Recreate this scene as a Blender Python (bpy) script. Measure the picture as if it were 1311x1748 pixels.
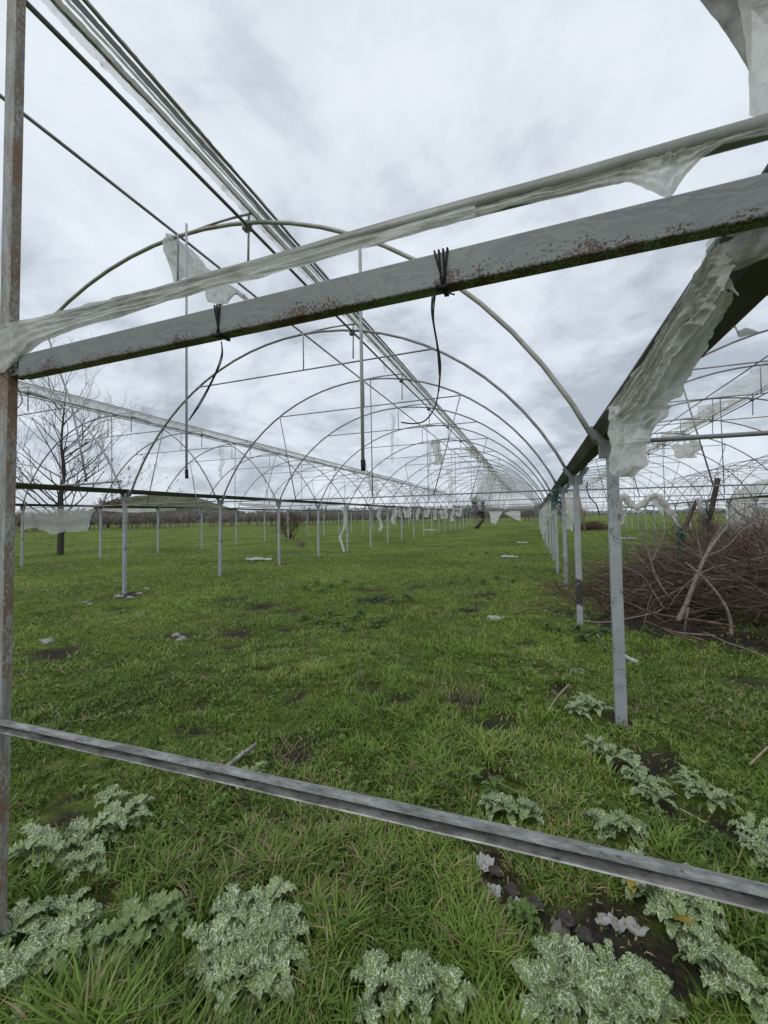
import bpy, math, random
import numpy as np
from mathutils import Vector, Matrix, noise
random.seed(7); rng = np.random.default_rng(7)
S = bpy.context.scene
for o in list(bpy.data.objects): bpy.data.objects.remove(o)
R = math.radians

# ------------------------------------------------------------------ camera
EYE = 1.55
YAW, PITCH, ROLL, FPX, CY = .3542, .0315, .0158, 692.26, 860.68
cam_d = bpy.data.cameras.new('camera'); cam = bpy.data.objects.new('camera', cam_d)
S.collection.objects.link(cam); S.camera = cam
cam_d.sensor_fit = 'VERTICAL'; cam_d.sensor_height = 36; cam_d.lens = FPX/1748*36
cam_d.shift_y = -(874-CY)/1748; cam_d.clip_end = 6000; cam_d.clip_start = .05
cam.matrix_world = (Matrix.Translation((0, 0, EYE)) @ Matrix.Rotation(YAW, 4, 'Z')
                    @ Matrix.Rotation(math.pi/2+PITCH, 4, 'X') @ Matrix.Rotation(-ROLL, 4, 'Z'))
S.render.resolution_x, S.render.resolution_y = 768, 1024
S.view_settings.view_transform = 'Standard'; S.view_settings.look = 'None'
S.view_settings.exposure = .12; S.view_settings.gamma = 1
S.render.engine = 'CYCLES'; S.cycles.transparent_max_bounces = 24

# ------------------------------------------------------------------ world: overcast sky
SUN_EL, SUN_AZ = 50, 200
w = bpy.data.worlds.new('World'); S.world = w; w.use_nodes = True
nt = w.node_tree; nt.nodes.clear(); N = nt.nodes.new; L = nt.links.new
out = N('ShaderNodeOutputWorld'); bg = N('ShaderNodeBackground'); bg.inputs[1].default_value = .1
sky = N('ShaderNodeTexSky'); sky.sky_type = 'NISHITA'; sky.sun_disc = False
sky.sun_elevation = R(SUN_EL); sky.sun_rotation = R(SUN_AZ); sky.dust_density = 2
tc = N('ShaderNodeTexCoord'); sp = N('ShaderNodeSeparateXYZ'); L(tc.outputs['Generated'], sp.inputs[0])
def wm(op, a, b=None, c=None):
    n = N('ShaderNodeMath'); n.operation = op
    for i, v in enumerate((a, b, c)):
        if v is None: continue
        if isinstance(v, (int, float)): n.inputs[i].default_value = v
        else: L(v, n.inputs[i])
    return n.outputs[0]
zc = wm('ADD', wm('MAXIMUM', sp.outputs[2], 0), .34)
cb = N('ShaderNodeCombineXYZ'); L(wm('DIVIDE', sp.outputs[0], zc), cb.inputs[0]); L(wm('DIVIDE', sp.outputs[1], zc), cb.inputs[1])
def wnoise(scale, detail, rough, dist=0, off=0):
    n = N('ShaderNodeTexNoise'); n.inputs['Scale'].default_value = scale; n.inputs['Detail'].default_value = detail
    n.inputs['Roughness'].default_value = rough; n.inputs['Distortion'].default_value = dist
    m = N('ShaderNodeVectorMath'); m.operation = 'ADD'; L(cb.outputs[0], m.inputs[0]); m.inputs[1].default_value = (off, off*.7, off*.3)
    L(m.outputs[0], n.inputs['Vector']); return n.outputs[0]
def wramp(fac, stops):
    r = N('ShaderNodeValToRGB'); e = r.color_ramp.elements
    while len(e) < len(stops): e.new(.5)
    for i, (p, c) in enumerate(stops): e[i].position = p; e[i].color = (*c, 1)
    L(fac, r.inputs[0]); return r.outputs[0]
big = wnoise(1.9, 6, .6, .5, 3.3); small = wnoise(5.2, 8, .62, .3, 9.1)
mixn = wm('ADD', wm('MULTIPLY', big, .62), wm('MULTIPLY', small, .38))
# thicker, more broken clouds low down; thin bright veil overhead
elev = wm('MULTIPLY', wm('SUBTRACT', sp.outputs[2], .42), .30)
cl = wm('ADD', mixn, wm('MINIMUM', wm('MAXIMUM', elev, -.025), .075))
cloud = wramp(cl, [(.385, (4.3, 4.85, 5.5)), (.46, (5.9, 6.45, 7.15)), (.53, (7.1, 7.7, 8.4)), (.62, (7.9, 8.45, 9.1))])
mx = N('ShaderNodeMix'); mx.data_type = 'RGBA'; mx.inputs[0].default_value = .93
L(sky.outputs[0], mx.inputs[6]); L(cloud, mx.inputs[7]); L(mx.outputs[2], bg.inputs[0]); L(bg.outputs[0], out.inputs[0])
sd = bpy.data.lights.new('sun', 'SUN'); sd.energy = .9; sd.angle = R(25); sd.color = (1, .97, .93)
sun = bpy.data.objects.new('sun', sd); S.collection.objects.link(sun)
az = R(SUN_AZ); el = R(SUN_EL)
sdir = Vector((math.sin(az)*math.cos(el), math.cos(az)*math.cos(el), math.sin(el)))
sun.rotation_euler = sdir.to_track_quat('Z', 'Y').to_euler()

# ------------------------------------------------------------------ helpers
def ray(px, py):
    X = px-655.5; Y = py-CY; c, s = math.cos(ROLL), math.sin(ROLL)
    xr = (X*c-Y*s)/FPX; ur = -(X*s+Y*c)/FPX
    d = math.cos(PITCH)-math.sin(PITCH)*ur; h = math.sin(PITCH)+math.cos(PITCH)*ur
    return (xr*math.cos(YAW)-d*math.sin(YAW), xr*math.sin(YAW)+d*math.cos(YAW), h)
def on_y(px, py, y):
    r = ray(px, py); t = y/r[1]; return Vector((r[0]*t, y, r[2]*t+EYE))
def on_x(px, py, x):
    r = ray(px, py); t = x/r[0]; return Vector((x, r[1]*t, r[2]*t+EYE))
def on_g(px, py, z=0.):
    r = ray(px, py); t = (z-EYE)/r[2]; return Vector((r[0]*t, r[1]*t, z))

class MB:
    def __init__(s): s.v = []; s.f = []; s.m = []; s.uv = None
    def add(s, vs, fs, m=0):
        b = len(s.v); s.v += [tuple(v) for v in vs]; s.f += [tuple(b+i for i in f) for f in fs]; s.m += [m]*len(fs); return s
    def tube(s, pts, rad, n=8, m=0, cap=True):
        pts = [Vector(p) for p in pts]; k = len(pts)
        if isinstance(rad, (int, float)): rad = [rad]*k
        vs = []; up = None
        for i, p in enumerate(pts):
            t = (pts[min(i+1, k-1)]-pts[max(i-1, 0)])
            t = t.normalized() if t.length > 1e-9 else Vector((0, 0, 1))
            if up is None: up = t.orthogonal().normalized()
            else:
                up = up-t*up.dot(t); up = up.normalized() if up.length > 1e-6 else t.orthogonal().normalized()
            q = t.cross(up)
            for j in range(n):
                a = 2*math.pi*j/n; vs.append(p+(up*math.cos(a)+q*math.sin(a))*rad[i])
        fs = [(i*n+j, i*n+(j+1) % n, (i+1)*n+(j+1) % n, (i+1)*n+j) for i in range(k-1) for j in range(n)]
        if cap: fs += [tuple(range(n-1, -1, -1)), tuple((k-1)*n+j for j in range(n))]
        return s.add(vs, fs, m)
    def box(s, lo, hi, m=0):
        (a, b, c), (d, e, f) = lo, hi
        return s.add([(a,b,c),(d,b,c),(d,e,c),(a,e,c),(a,b,f),(d,b,f),(d,e,f),(a,e,f)],
                     [(0,3,2,1),(4,5,6,7),(0,1,5,4),(1,2,6,5),(2,3,7,6),(3,0,4,7)], m)
    def prism(s, secs, m=0, cap=True):           # list of closed sections with equal point count
        n = len(secs[0]); vs = [p for q in secs for p in q]
        fs = [(i*n+j, i*n+(j+1) % n, (i+1)*n+(j+1) % n, (i+1)*n+j) for i in range(len(secs)-1) for j in range(n)]
        if cap: fs += [tuple(range(n-1, -1, -1)), tuple((len(secs)-1)*n+j for j in range(n))]
        return s.add(vs, fs, m)
    def grid(s, g, m=0, keep=None):
        nu, nv = len(g), len(g[0]); vs = [p for r in g for p in r]
        fs = [(i*nv+j, i*nv+j+1, (i+1)*nv+j+1, (i+1)*nv+j) for i in range(nu-1) for j in range(nv-1) if keep is None or keep(i, j)]
        return s.add(vs, fs, m)
    def build(s, name, mat, parent=None, smooth=False, org=None, bevel=0):
        me = bpy.data.meshes.new(name)
        o0 = Vector(org) if org is not None else Vector((0, 0, 0))
        me.from_pydata([(v[0]-o0.x, v[1]-o0.y, v[2]-o0.z) for v in s.v], [], s.f)
        for mm in (mat if isinstance(mat, (list, tuple)) else [mat]): me.materials.append(mm)
        if any(s.m): me.polygons.foreach_set('material_index', s.m)
        if smooth: me.polygons.foreach_set('use_smooth', [True]*len(me.polygons))
        if s.uv is not None:
            ul = me.uv_layers.new(name='UVMap'); li = np.empty(len(me.loops), dtype=np.int32); me.loops.foreach_get('vertex_index', li)
            ul.data.foreach_set('uv', np.array(s.uv, dtype=np.float32)[li].ravel())
        me.update()
        o = bpy.data.objects.new(name, me); S.collection.objects.link(o)
        if parent is not None: o.parent = parent
        elif org is not None: o.location = o0
        if bevel:
            b = o.modifiers.new('bevel', 'BEVEL'); b.width = bevel; b.segments = 2
        return o
def tag(o, label=None, cat=None, group=None, kind=None):
    if label: o['label'] = label
    if cat: o['category'] = cat
    if group: o['group'] = group
    if kind: o['kind'] = kind
    return o
def thing(name, label, cat, loc=(0, 0, 0), group=None):
    o = bpy.data.objects.new(name, None); S.collection.objects.link(o); o.location = loc; o.empty_display_size = .1
    return tag(o, label, cat, group)
def copy_tree(o, parent=None):
    c = o.copy(); S.collection.objects.link(c); c.parent = parent
    for ch in KIDS.get(o.name, []) or [x for x in o.children]: copy_tree(ch, c)
    return c
KIDS = {}
def fbm(x, y, z=0, o=4): return noise.fractal((x, y, z), 1, 2, o)

# numpy value noise for ground work
_T = rng.random((256, 256))
def vn(x, y):
    xi = np.floor(x).astype(int); yi = np.floor(y).astype(int); fx = x-xi; fy = y-yi
    fx = fx*fx*(3-2*fx); fy = fy*fy*(3-2*fy)
    a = _T[xi % 256, yi % 256]; b = _T[(xi+1) % 256, yi % 256]; c = _T[xi % 256, (yi+1) % 256]; d = _T[(xi+1) % 256, (yi+1) % 256]
    return (a*(1-fx)+b*fx)*(1-fy)+(c*(1-fx)+d*fx)*fy
def vfbm(x, y, o=3):
    s = 0; a = 1; t = 0
    for k in range(o): s = s+a*vn(x*2**k+17*k, y*2**k+31*k); t += a; a *= .5
    return s/t
def gh(x, y):      # ground height
    return (vfbm(x*.9, y*.9, 3)-.5)*.07+(vfbm(x*.12, y*.12, 2)-.5)*.10

# ------------------------------------------------------------------ materials
class Mat:
    def __init__(s, name):
        s.m = bpy.data.materials.new(name); s.m.use_nodes = True; s.t = s.m.node_tree; s.t.nodes.clear()
        s.out = s.n('ShaderNodeOutputMaterial'); s.tc = s.n('ShaderNodeTexCoord')
    def n(s, t, **kw):
        x = s.t.nodes.new(t)
        for k, v in kw.items():
            if hasattr(x, k): setattr(x, k, v)
        return x
    def l(s, a, b): s.t.links.new(a, b)
    def noise(s, scale, detail=4, rough=.5, vec=None, stretch=None, dist=0):
        n = s.n('ShaderNodeTexNoise'); n.inputs['Scale'].default_value = scale; n.inputs['Detail'].default_value = detail
        n.inputs['Roughness'].default_value = rough; n.inputs['Distortion'].default_value = dist
        v = vec or s.tc.outputs['Object']
        if stretch:
            mp = s.n('ShaderNodeMapping'); mp.inputs['Scale'].default_value = stretch; s.l(v, mp.inputs[0]); v = mp.outputs[0]
        s.l(v, n.inputs['Vector']); return n.outputs[0]
    def math(s, op, a, b=None):
        n = s.n('ShaderNodeMath'); n.operation = op
        for i, v in enumerate((a, b)):
            if v is None: continue
            if isinstance(v, (int, float)): n.inputs[i].default_value = v
            else: s.l(v, n.inputs[i])
        return n.outputs[0]
    def ramp(s, fac, stops):
        r = s.n('ShaderNodeValToRGB'); e = r.color_ramp.elements
        while len(e) < len(stops): e.new(.5)
        for i, (p, c) in enumerate(stops): e[i].position = p; e[i].color = (*(c if not isinstance(c, (int, float)) else (c, c, c)), 1)
        s.l(fac, r.inputs[0]); return r.outputs[0]
    def mix(s, fac, a, b):
        n = s.n('ShaderNodeMix'); n.data_type = 'RGBA'
        for i, v in ((0, fac), (6, a), (7, b)):
            if isinstance(v, (int, float)): n.inputs[i].default_value = v
            elif isinstance(v, tuple): n.inputs[i].default_value = (*v, 1)
            else: s.l(v, n.inputs[i])
        return n.outputs[2]
    def bump(s, h, strength=.3, dist=.01):
        b = s.n('ShaderNodeBump'); b.inputs['Strength'].default_value = strength; b.inputs['Distance'].default_value = dist
        s.l(h, b.inputs['Height']); return b.outputs[0]
    def bsdf(s, col, rough=.6, metal=0., normal=None, spec=.4):
        b = s.n('ShaderNodeBsdfPrincipled')
        for k, v in (('Base Color', col), ('Roughness', rough), ('Metallic', metal)):
            if isinstance(v, tuple): b.inputs[k].default_value = (*v, 1)
            elif isinstance(v, (int, float)): b.inputs[k].default_value = v
            else: s.l(v, b.inputs[k])
        b.inputs['Specular IOR Level'].default_value = spec
        if normal is not None: s.l(normal, b.inputs['Normal'])
        return b.outputs[0]
    def fin(s, sh): s.l(sh, s.out.inputs[0]); return s.m

def metal_mat(name, base, dark, rust=(.13, .05, .025), rust_amt=.0, speck=.0, rough=.5, metal=.25, scale=1., streak=(1, 1, 1)):
    m = Mat(name)
    a = m.noise(6*scale, 5, .6, stretch=streak); c = m.mix(m.ramp(a, [(.35, 0), (.65, 1)]), dark, base)
    if rust_amt:
        big = m.noise(3.2*scale, 4, .6, stretch=streak); fine = m.noise(60*scale, 4, .7, stretch=streak)
        f = m.math('ADD', m.math('MULTIPLY', big, .62), m.math('MULTIPLY', fine, .38))
        k = .64-rust_amt*.2
        c = m.mix(m.ramp(f, [(k, 0), (k+.035, 1)]), c, m.mix(fine, rust, tuple(x*1.9 for x in rust)))
    if speck:
        f2 = m.noise(140*scale, 3, .6); r2 = m.noise(9*scale, 3, .6)
        g = m.math('ADD', m.math('MULTIPLY', f2, .6), m.math('MULTIPLY', r2, .4)); k = .66-speck*.12
        c = m.mix(m.ramp(g, [(k, 0), (k+.015, 1)]), c, tuple(x*.45 for x in rust))
    nb = m.bump(m.noise(80*scale, 4, .6), .25, .004)
    return m.fin(m.bsdf(c, rough, metal, nb))
M = {}
M['pipe'] = metal_mat('galvanised_pipe', (.31, .31, .325), (.18, .18, .187), rust_amt=.12, rough=.5, metal=.3)
M['pipe_dark'] = metal_mat('dark_galvanised_pipe', (.16, .165, .17), (.08, .08, .08), rust_amt=.1, rough=.55, metal=.3)
M['pipe_worn'] = metal_mat('worn_pipe', (.42, .42, .385), (.27, .265, .235), rust=(.17, .115, .07), rust_amt=.32, rough=.55, metal=.2, scale=.8)
M['pipe_olive'] = metal_mat('olive_grey_pipe', (.27, .275, .25), (.15, .15, .135), rust=(.07, .06, .045), rust_amt=.3, rough=.45, metal=.15, scale=.9)
M['post'] = metal_mat('painted_post', (.40, .42, .44), (.31, .325, .34), rust=(.08, .05, .045), rust_amt=.42, speck=.75, rough=.55, metal=.05, streak=(1, 1, .45))
def scorched():
    m = Mat('scorched_post_paint'); P = m.tc.outputs['Object']; sp_ = m.n('ShaderNodeSeparateXYZ'); m.l(P, sp_.inputs[0])
    base = m.mix(m.ramp(m.noise(7, 4, .6), [(.35, 0), (.65, 1)]), (.31, .325, .34), (.40, .42, .44))
    n = m.noise(9, 5, .7, stretch=(1, 1, .6), dist=.5)
    band = m.ramp(sp_.outputs[2], [(.0, .42), (.25, .50), (.34, .62), (.50, .68), (.62, .56), (.80, .30)])      # tar-like stain over the lower half
    f = m.math('SUBTRACT', m.math('ADD', n, band), .5)
    c = m.mix(m.ramp(f, [(.55, 0), (.59, 1)]), base, (.045, .042, .040))
    return m.fin(m.bsdf(c, .6, .05, m.bump(n, .3, .004)))
M['post_stained'] = scorched()
M['post_far'] = metal_mat('painted_post_plain', (.42, .44, .46), (.30, .315, .33), rust_amt=.1, rough=.55, metal=.05)
M['gutter'] = metal_mat('gutter_metal', (.11, .11, .115), (.035, .035, .036), rust=(.1, .06, .03), rust_amt=.25, rough=.6, metal=.4, streak=(1, .15, 1))
M['bead'] = metal_mat('bracket_metal', (.30, .31, .32), (.16, .165, .17), rust_amt=.35, rough=.55, metal=.2)

def beam_mat():
    m = Mat('beam_paint')
    a = m.noise(5, 4, .55, stretch=(1, 1, 3), dist=1.2)
    c = m.ramp(a, [(.40, (.18, .195, .19)), (.50, (.215, .232, .225)), (.515, (.16, .176, .174)), (.62, (.20, .218, .214))])
    sp = m.n('ShaderNodeSeparateXYZ'); m.l(m.tc.outputs['Object'], sp.inputs[0])
    low = m.math('MULTIPLY', m.math('SUBTRACT', .045, sp.outputs[2]), 2.6)       # chips gather along the lower edge
    f2 = m.noise(150, 3, .65); r2 = m.noise(7, 4, .7)
    g = m.math('ADD', m.math('ADD', m.math('MULTIPLY', f2, .52), m.math('MULTIPLY', r2, .48)), low)
    c = m.mix(m.ramp(g, [(.60, 0), (.62, 1)]), c, m.mix(m.noise(40), (.026, .018, .015), (.115, .058, .040)))
    f3 = m.noise(26, 6, .75); c = m.mix(m.ramp(m.math('ADD', m.math('MULTIPLY', f3, .6), m.math('MULTIPLY', r2, .4)), [(.645, 0), (.66, 1)]), c, (.03, .022, .02))
    return m.fin(m.bsdf(c, .5, .05, m.bump(g, .35, .003)))
M['beam'] = beam_mat()
def leftpost_mat():
    m = Mat('rusty_post_paint')
    a = m.noise(22, 5, .7, stretch=(1, 1, .25)); b = m.noise(120, 4, .7, stretch=(1, 1, .5))
    base = m.mix(m.ramp(a, [(.38, 0), (.62, 1)]), (.20, .195, .175), (.38, .40, .40))
    f = m.math('ADD', m.math('MULTIPLY', m.noise(2.4, 3, .6, stretch=(1, 1, .7)), .6), m.math('MULTIPLY', b, .4))
    rust = m.ramp(b, [(.3, (.085, .055, .042)), (.6, (.24, .14, .085))])
    sx = m.n('ShaderNodeSeparateXYZ'); m.l(m.tc.outputs['Object'], sx.inputs[0])
    side = m.math('MULTIPLY', m.ramp(sx.outputs[0], [(.45, 0), (.62, 1)]), .0)
    gg = m.n('ShaderNodeNewGeometry'); sn = m.n('ShaderNodeSeparateXYZ'); m.l(gg.outputs['Normal'], sn.inputs[0])
    f = m.math('ADD', f, m.math('MULTIPLY', m.math('GREATER_THAN', sn.outputs[0], .5), .05))
    c = m.mix(m.ramp(f, [(.515, 0), (.575, 1)]), base, rust)
    return m.fin(m.bsdf(c, .65, .05, m.bump(b, .5, .004)))
M['left_post'] = leftpost_mat()
def rail_mat():
    m = Mat('rail_zinc')
    a = m.noise(14, 6, .7, stretch=(.9, 2.5, 2.5)); b = m.noise(90, 4, .7, stretch=(.5, 1, 1))
    c = m.ramp(a, [(.36, (.11, .11, .10)), (.5, (.22, .22, .21)), (.66, (.38, .38, .365))])
    c = m.mix(m.ramp(b, [(.6, 0), (.68, .8)]), c, (.05, .045, .035))
    return m.fin(m.bsdf(c, .48, .45, m.bump(a, .3, .003)))
M['rail'] = rail_mat()
def film_mat(name, col, dirt, clear=.25, dirt_amt=.5, rough=.45, scale=1.):
    m = Mat(name)
    a = m.noise(7*scale, 6, .65, dist=.6); b = m.noise(60*scale, 4, .7)
    d = m.ramp(a, [(.62-dirt_amt*.3, 0), (.80-dirt_amt*.2, 1)])
    c = m.mix(d, col, dirt); c = m.mix(m.ramp(b, [(.66, 0), (.74, .7)]), c, tuple(x*.45 for x in dirt))
    nb = m.bump(m.noise(28*scale, 5, .65, dist=1.5), .55, .012)
    p = m.bsdf(c, rough, 0, nb, .5)
    t = m.n('ShaderNodeBsdfTranslucent'); m.l(c, t.inputs[0]); m.l(nb, t.inputs['Normal'])
    x1 = m.n('ShaderNodeMixShader'); x1.inputs[0].default_value = .48; m.l(p, x1.inputs[1]); m.l(t.outputs[0], x1.inputs[2])
    tr = m.n('ShaderNodeBsdfTransparent'); x2 = m.n('ShaderNodeMixShader')
    fc = m.math('MULTIPLY', m.math('SUBTRACT', 1, m.math('MULTIPLY', d, .6)), clear); m.l(fc, x2.inputs[0])
    m.l(x1.outputs[0], x2.inputs[1]); m.l(tr.outputs[0], x2.inputs[2])
    return m.fin(x2.outputs[0])
M['film'] = film_mat('polythene_film', (.74, .735, .70), (.40, .38, .33), .13)
M['film_clear'] = film_mat('clear_polythene_film', (.72, .73, .72), (.32, .31, .28), .52, .4)
M['film_ribbon'] = film_mat('opaque_film_ribbon', (.52, .51, .48), (.26, .25, .22), .0, .6, scale=.35)
M['film_grey'] = film_mat('grey_polythene_band', (.17, .17, .17), (.10, .10, .10), .0, .3)
M['film_dirty'] = film_mat('dirty_polythene_film', (.40, .40, .36), (.15, .145, .12), .05, .8)
M['film_white'] = film_mat('white_polythene_film', (.76, .76, .74), (.50, .48, .43), .07, .35)
def wood_mat(name, a, b, scale=1):
    m = Mat(name); n = m.noise(20*scale, 5, .65); return m.fin(m.bsdf(m.mix(m.ramp(n, [(.35, 0), (.65, 1)]), a, b), .85, 0, m.bump(n, .4, .006), .2))
M['bark'] = wood_mat('tree_bark', (.035, .03, .028), (.085, .075, .068))
M['twig'] = wood_mat('brown_twig', (.055, .033, .028), (.165, .108, .090), .4)
M['twig_light'] = wood_mat('pale_twig', (.13, .10, .09), (.30, .245, .22))
M['twig_grey_hazed'] = wood_mat('grey_twig', (.17, .145, .13), (.29, .255, .235), .02)  # grey-brown orchard wood, its colour lightened in place of distance haze
M['straw'] = wood_mat('dry_straw', (.22, .17, .10), (.42, .35, .23))
M['stone'] = wood_mat('pale_stone', (.14, .13, .12), (.34, .33, .31))
M['cord'] = wood_mat('black_cord', (.012, .012, .013), (.03, .03, .032))
M['net'] = wood_mat('green_netting', (.02, .10, .085), (.05, .19, .16))
M['dry_leaf'] = wood_mat('dead_leaf', (.03, .02, .015), (.08, .05, .035))

def grass_mat(name, pale=False):
    m = Mat(name); at = m.n('ShaderNodeAttribute'); at.attribute_name = 'shade'
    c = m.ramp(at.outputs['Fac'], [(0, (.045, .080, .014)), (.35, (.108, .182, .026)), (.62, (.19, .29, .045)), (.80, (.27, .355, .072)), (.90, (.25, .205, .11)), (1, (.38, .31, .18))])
    p = m.bsdf(c, .5, 0, None, .35); t = m.n('ShaderNodeBsdfTranslucent'); m.l(c, t.inputs[0])
    x = m.n('ShaderNodeMixShader'); x.inputs[0].default_value = .3; m.l(p, x.inputs[1]); m.l(t.outputs[0], x.inputs[2])
    return m.fin(x.outputs[0])
M['grass'] = grass_mat('grass_blade')
def bl_mat():
    m = Mat('broadleaf_weed'); at = m.n('ShaderNodeAttribute'); at.attribute_name = 'shade'
    c = m.ramp(at.outputs['Fac'], [(.2, (.055, .10, .022)), (.5, (.11, .18, .035)), (.8, (.19, .26, .07))])
    return m.fin(m.bsdf(c, .5, 0, None, .35))
M['broadleaf'] = bl_mat()
def ground_mat():
    m = Mat('field_ground'); g = m.n('ShaderNodeNewGeometry'); P = g.outputs['Position']
    a = m.noise(.35, 5, .6, P); b = m.noise(3.5, 6, .65, P); c = m.noise(40, 4, .7, P)
    f = m.math('ADD', m.math('MULTIPLY', a, .4), m.math('ADD', m.math('MULTIPLY', b, .35), m.math('MULTIPLY', c, .25)))
    green = m.ramp(f, [(.36, (.045, .048, .018)), (.47, (.085, .115, .024)), (.56, (.145, .200, .036)), (.68, (.20, .235, .058))])
    at = m.n('ShaderNodeAttribute'); at.attribute_name = 'soil'
    soil = m.ramp(c, [(.3, (.018, .015, .012)), (.7, (.055, .046, .036))])
    col = m.mix(at.outputs['Fac'], green, soil)
    return m.fin(m.bsdf(col, .95, 0, m.bump(m.math('ADD', b, c), .8, .04), .1))
M['ground'] = ground_mat()
def thistle_mat():
    m = Mat('marbled_thistle_leaf'); uv = m.tc.outputs['UV']
    ds = m.n('ShaderNodeTexNoise'); ds.inputs['Scale'].default_value = 60; m.l(uv, ds.inputs['Vector'])
    va = m.n('ShaderNodeVectorMath'); va.operation = 'SCALE'; m.l(ds.outputs['Color'], va.inputs[0]); va.inputs['Scale'].default_value = .012
    vb = m.n('ShaderNodeVectorMath'); vb.operation = 'ADD'; m.l(uv, vb.inputs[0]); m.l(va.outputs[0], vb.inputs[1])
    mp = m.n('ShaderNodeMapping'); mp.inputs['Scale'].default_value = (1, .55, 1); m.l(vb.outputs[0], mp.inputs[0])
    v = m.n('ShaderNodeTexVoronoi'); v.feature = 'DISTANCE_TO_EDGE'; v.inputs['Scale'].default_value = 105; m.l(mp.outputs[0], v.inputs['Vector'])
    at = m.n('ShaderNodeAttribute'); at.attribute_name = 'pale'
    th = m.math('MULTIPLY', at.outputs['Fac'], .068)
    msk = m.math('LESS_THAN', v.outputs['Distance'], th)
    g = m.ramp(m.noise(9, 4, .6), [(.35, (.085, .150, .030)), (.65, (.20, .285, .075))])
    c = m.mix(msk, g, (.56, .62, .46))
    p = m.bsdf(c, .45, 0, m.bump(v.outputs['Distance'], .4, .004), .4); t = m.n('ShaderNodeBsdfTranslucent'); m.l(c, t.inputs[0])
    x = m.n('ShaderNodeMixShader'); x.inputs[0].default_value = .22; m.l(p, x.inputs[1]); m.l(t.outputs[0], x.inputs[2])
    return m.fin(x.outputs[0])
M['thistle'] = thistle_mat()
def leafy(name, a, b):
    m = Mat(name); n = m.noise(12, 4, .6); c = m.mix(m.ramp(n, [(.35, 0), (.65, 1)]), a, b)
    p = m.bsdf(c, .5, 0, None, .35); t = m.n('ShaderNodeBsdfTranslucent'); m.l(c, t.inputs[0])
    x = m.n('ShaderNodeMixShader'); x.inputs[0].default_value = .25; m.l(p, x.inputs[1]); m.l(t.outputs[0], x.inputs[2]); return m.fin(x.outputs[0])
M['weed'] = leafy('weed_leaf', (.07, .13, .028), (.17, .25, .06))
M['weed_dark'] = leafy('dark_weed_leaf', (.045, .085, .020), (.11, .18, .045))
M['yellow_leaf'] = leafy('yellow_leaf', (.28, .20, .03), (.42, .33, .06))

# ------------------------------------------------------------------ ground
SOIL = [(on_g(1095, 1300), .21), (on_g(852, 1245), .17), (on_g(835, 1475), .10), (on_g(860, 1530), .10), (on_g(905, 1580), .11), (on_g(960, 1600), .12), (on_g(1010, 1620), .14),
        (on_g(1070, 1640), .17), (on_g(1130, 1660), .14), (on_g(790, 1200), .16), (on_g(500, 1290), .13), (on_g(120, 1395), .14), (on_g(1130, 1385), .11), (on_g(215, 1018), .35),
        (on_g(960, 1185), .13), (on_g(1235, 1420), .09), (on_g(160, 1560), .10), (on_g(905, 1105), .12), (on_g(1140, 1700), .08), (on_g(640, 1025), .4), (on_g(305, 1088), .22),
        (on_g(400, 1082), .25), (on_g(1130, 1060), 1.1), (on_g(1240, 1090), .7), (on_g(620, 1180), .1), (on_g(935, 1190), .1), (on_g(100, 1115), .3)]
for _i in range(1, 7): SOIL += [(Vector((.554, 3.494+2.754*(_i-1), 0)), .10), (Vector((-8.211, 3.494+2.754*(_i-1), 0)), .13)]
_r2 = random.Random(5)
for _i in range(70):
    _d = 2.2*(9/2.2)**_r2.random(); _a = YAW+_r2.uniform(-.75, .75); SOIL.append((Vector((-math.sin(_a)*_d, math.cos(_a)*_d, 0)), _r2.uniform(.02, .035)*_d**.9))
def soil_f(x, y):
    f = np.zeros_like(x)
    wob = (vfbm(x*5, y*5, 3)-.5)*1.5
    for c, r in SOIL:
        d = np.hypot(x-c.x, y-c.y)/r; f = np.maximum(f, np.clip((1.25-d-wob)*2, 0, 1))
    return f
def ground():
    def axis(lo, hi, near, k):
        p = [0.]; st = near
        while p[-1] < hi: p.append(p[-1]+st); st *= k
        n = [0.]; st = near
        while n[-1] > lo: n.append(n[-1]-st); st *= k
        return np.array(sorted(set(n+p)))
    xs = axis(-4500, 4500, .06, 1.035); ys = axis(-60, 5500, .06, 1.035)
    X, Y = np.meshgrid(xs, ys, indexing='ij'); Z = gh(X, Y); D = np.hypot(X, Y)
    Z = Z*np.clip(1.3-D/120, 0, 1); SF = soil_f(X, Y); Z -= SF*.02*(D < 15)
    nx, ny = X.shape; V = np.stack([X, Y, Z], -1).reshape(-1, 3)
    i = np.arange(nx*ny).reshape(nx, ny); F = np.stack([i[:-1, :-1], i[1:, :-1], i[1:, 1:], i[:-1, 1:]], -1).reshape(-1, 4)
    o = np_mesh('ground', V, F, M['ground'], {'soil': SF.ravel()}); tag(o, kind='structure')
def np_mesh(name, V, F, mat, attrs=None, smooth=False):
    me = bpy.data.meshes.new(name); k = F.shape[1]
    me.vertices.add(len(V)); me.vertices.foreach_set('co', V.astype(np.float32).ravel())
    me.loops.add(F.size); me.loops.foreach_set('vertex_index', F.astype(np.int32).ravel())
    me.polygons.add(len(F)); me.polygons.foreach_set('loop_start', np.arange(0, F.size, k, dtype=np.int32))
    me.update(calc_edges=True)
    if smooth: me.polygons.foreach_set('use_smooth', np.ones(len(F), dtype=bool))
    for an, av in (attrs or {}).items():
        a = me.attributes.new(an, 'FLOAT', 'POINT'); a.data.foreach_set('value', av.astype(np.float32))
    me.materials.append(mat); o = bpy.data.objects.new(name, me); S.collection.objects.link(o); return o
ground()

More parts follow.
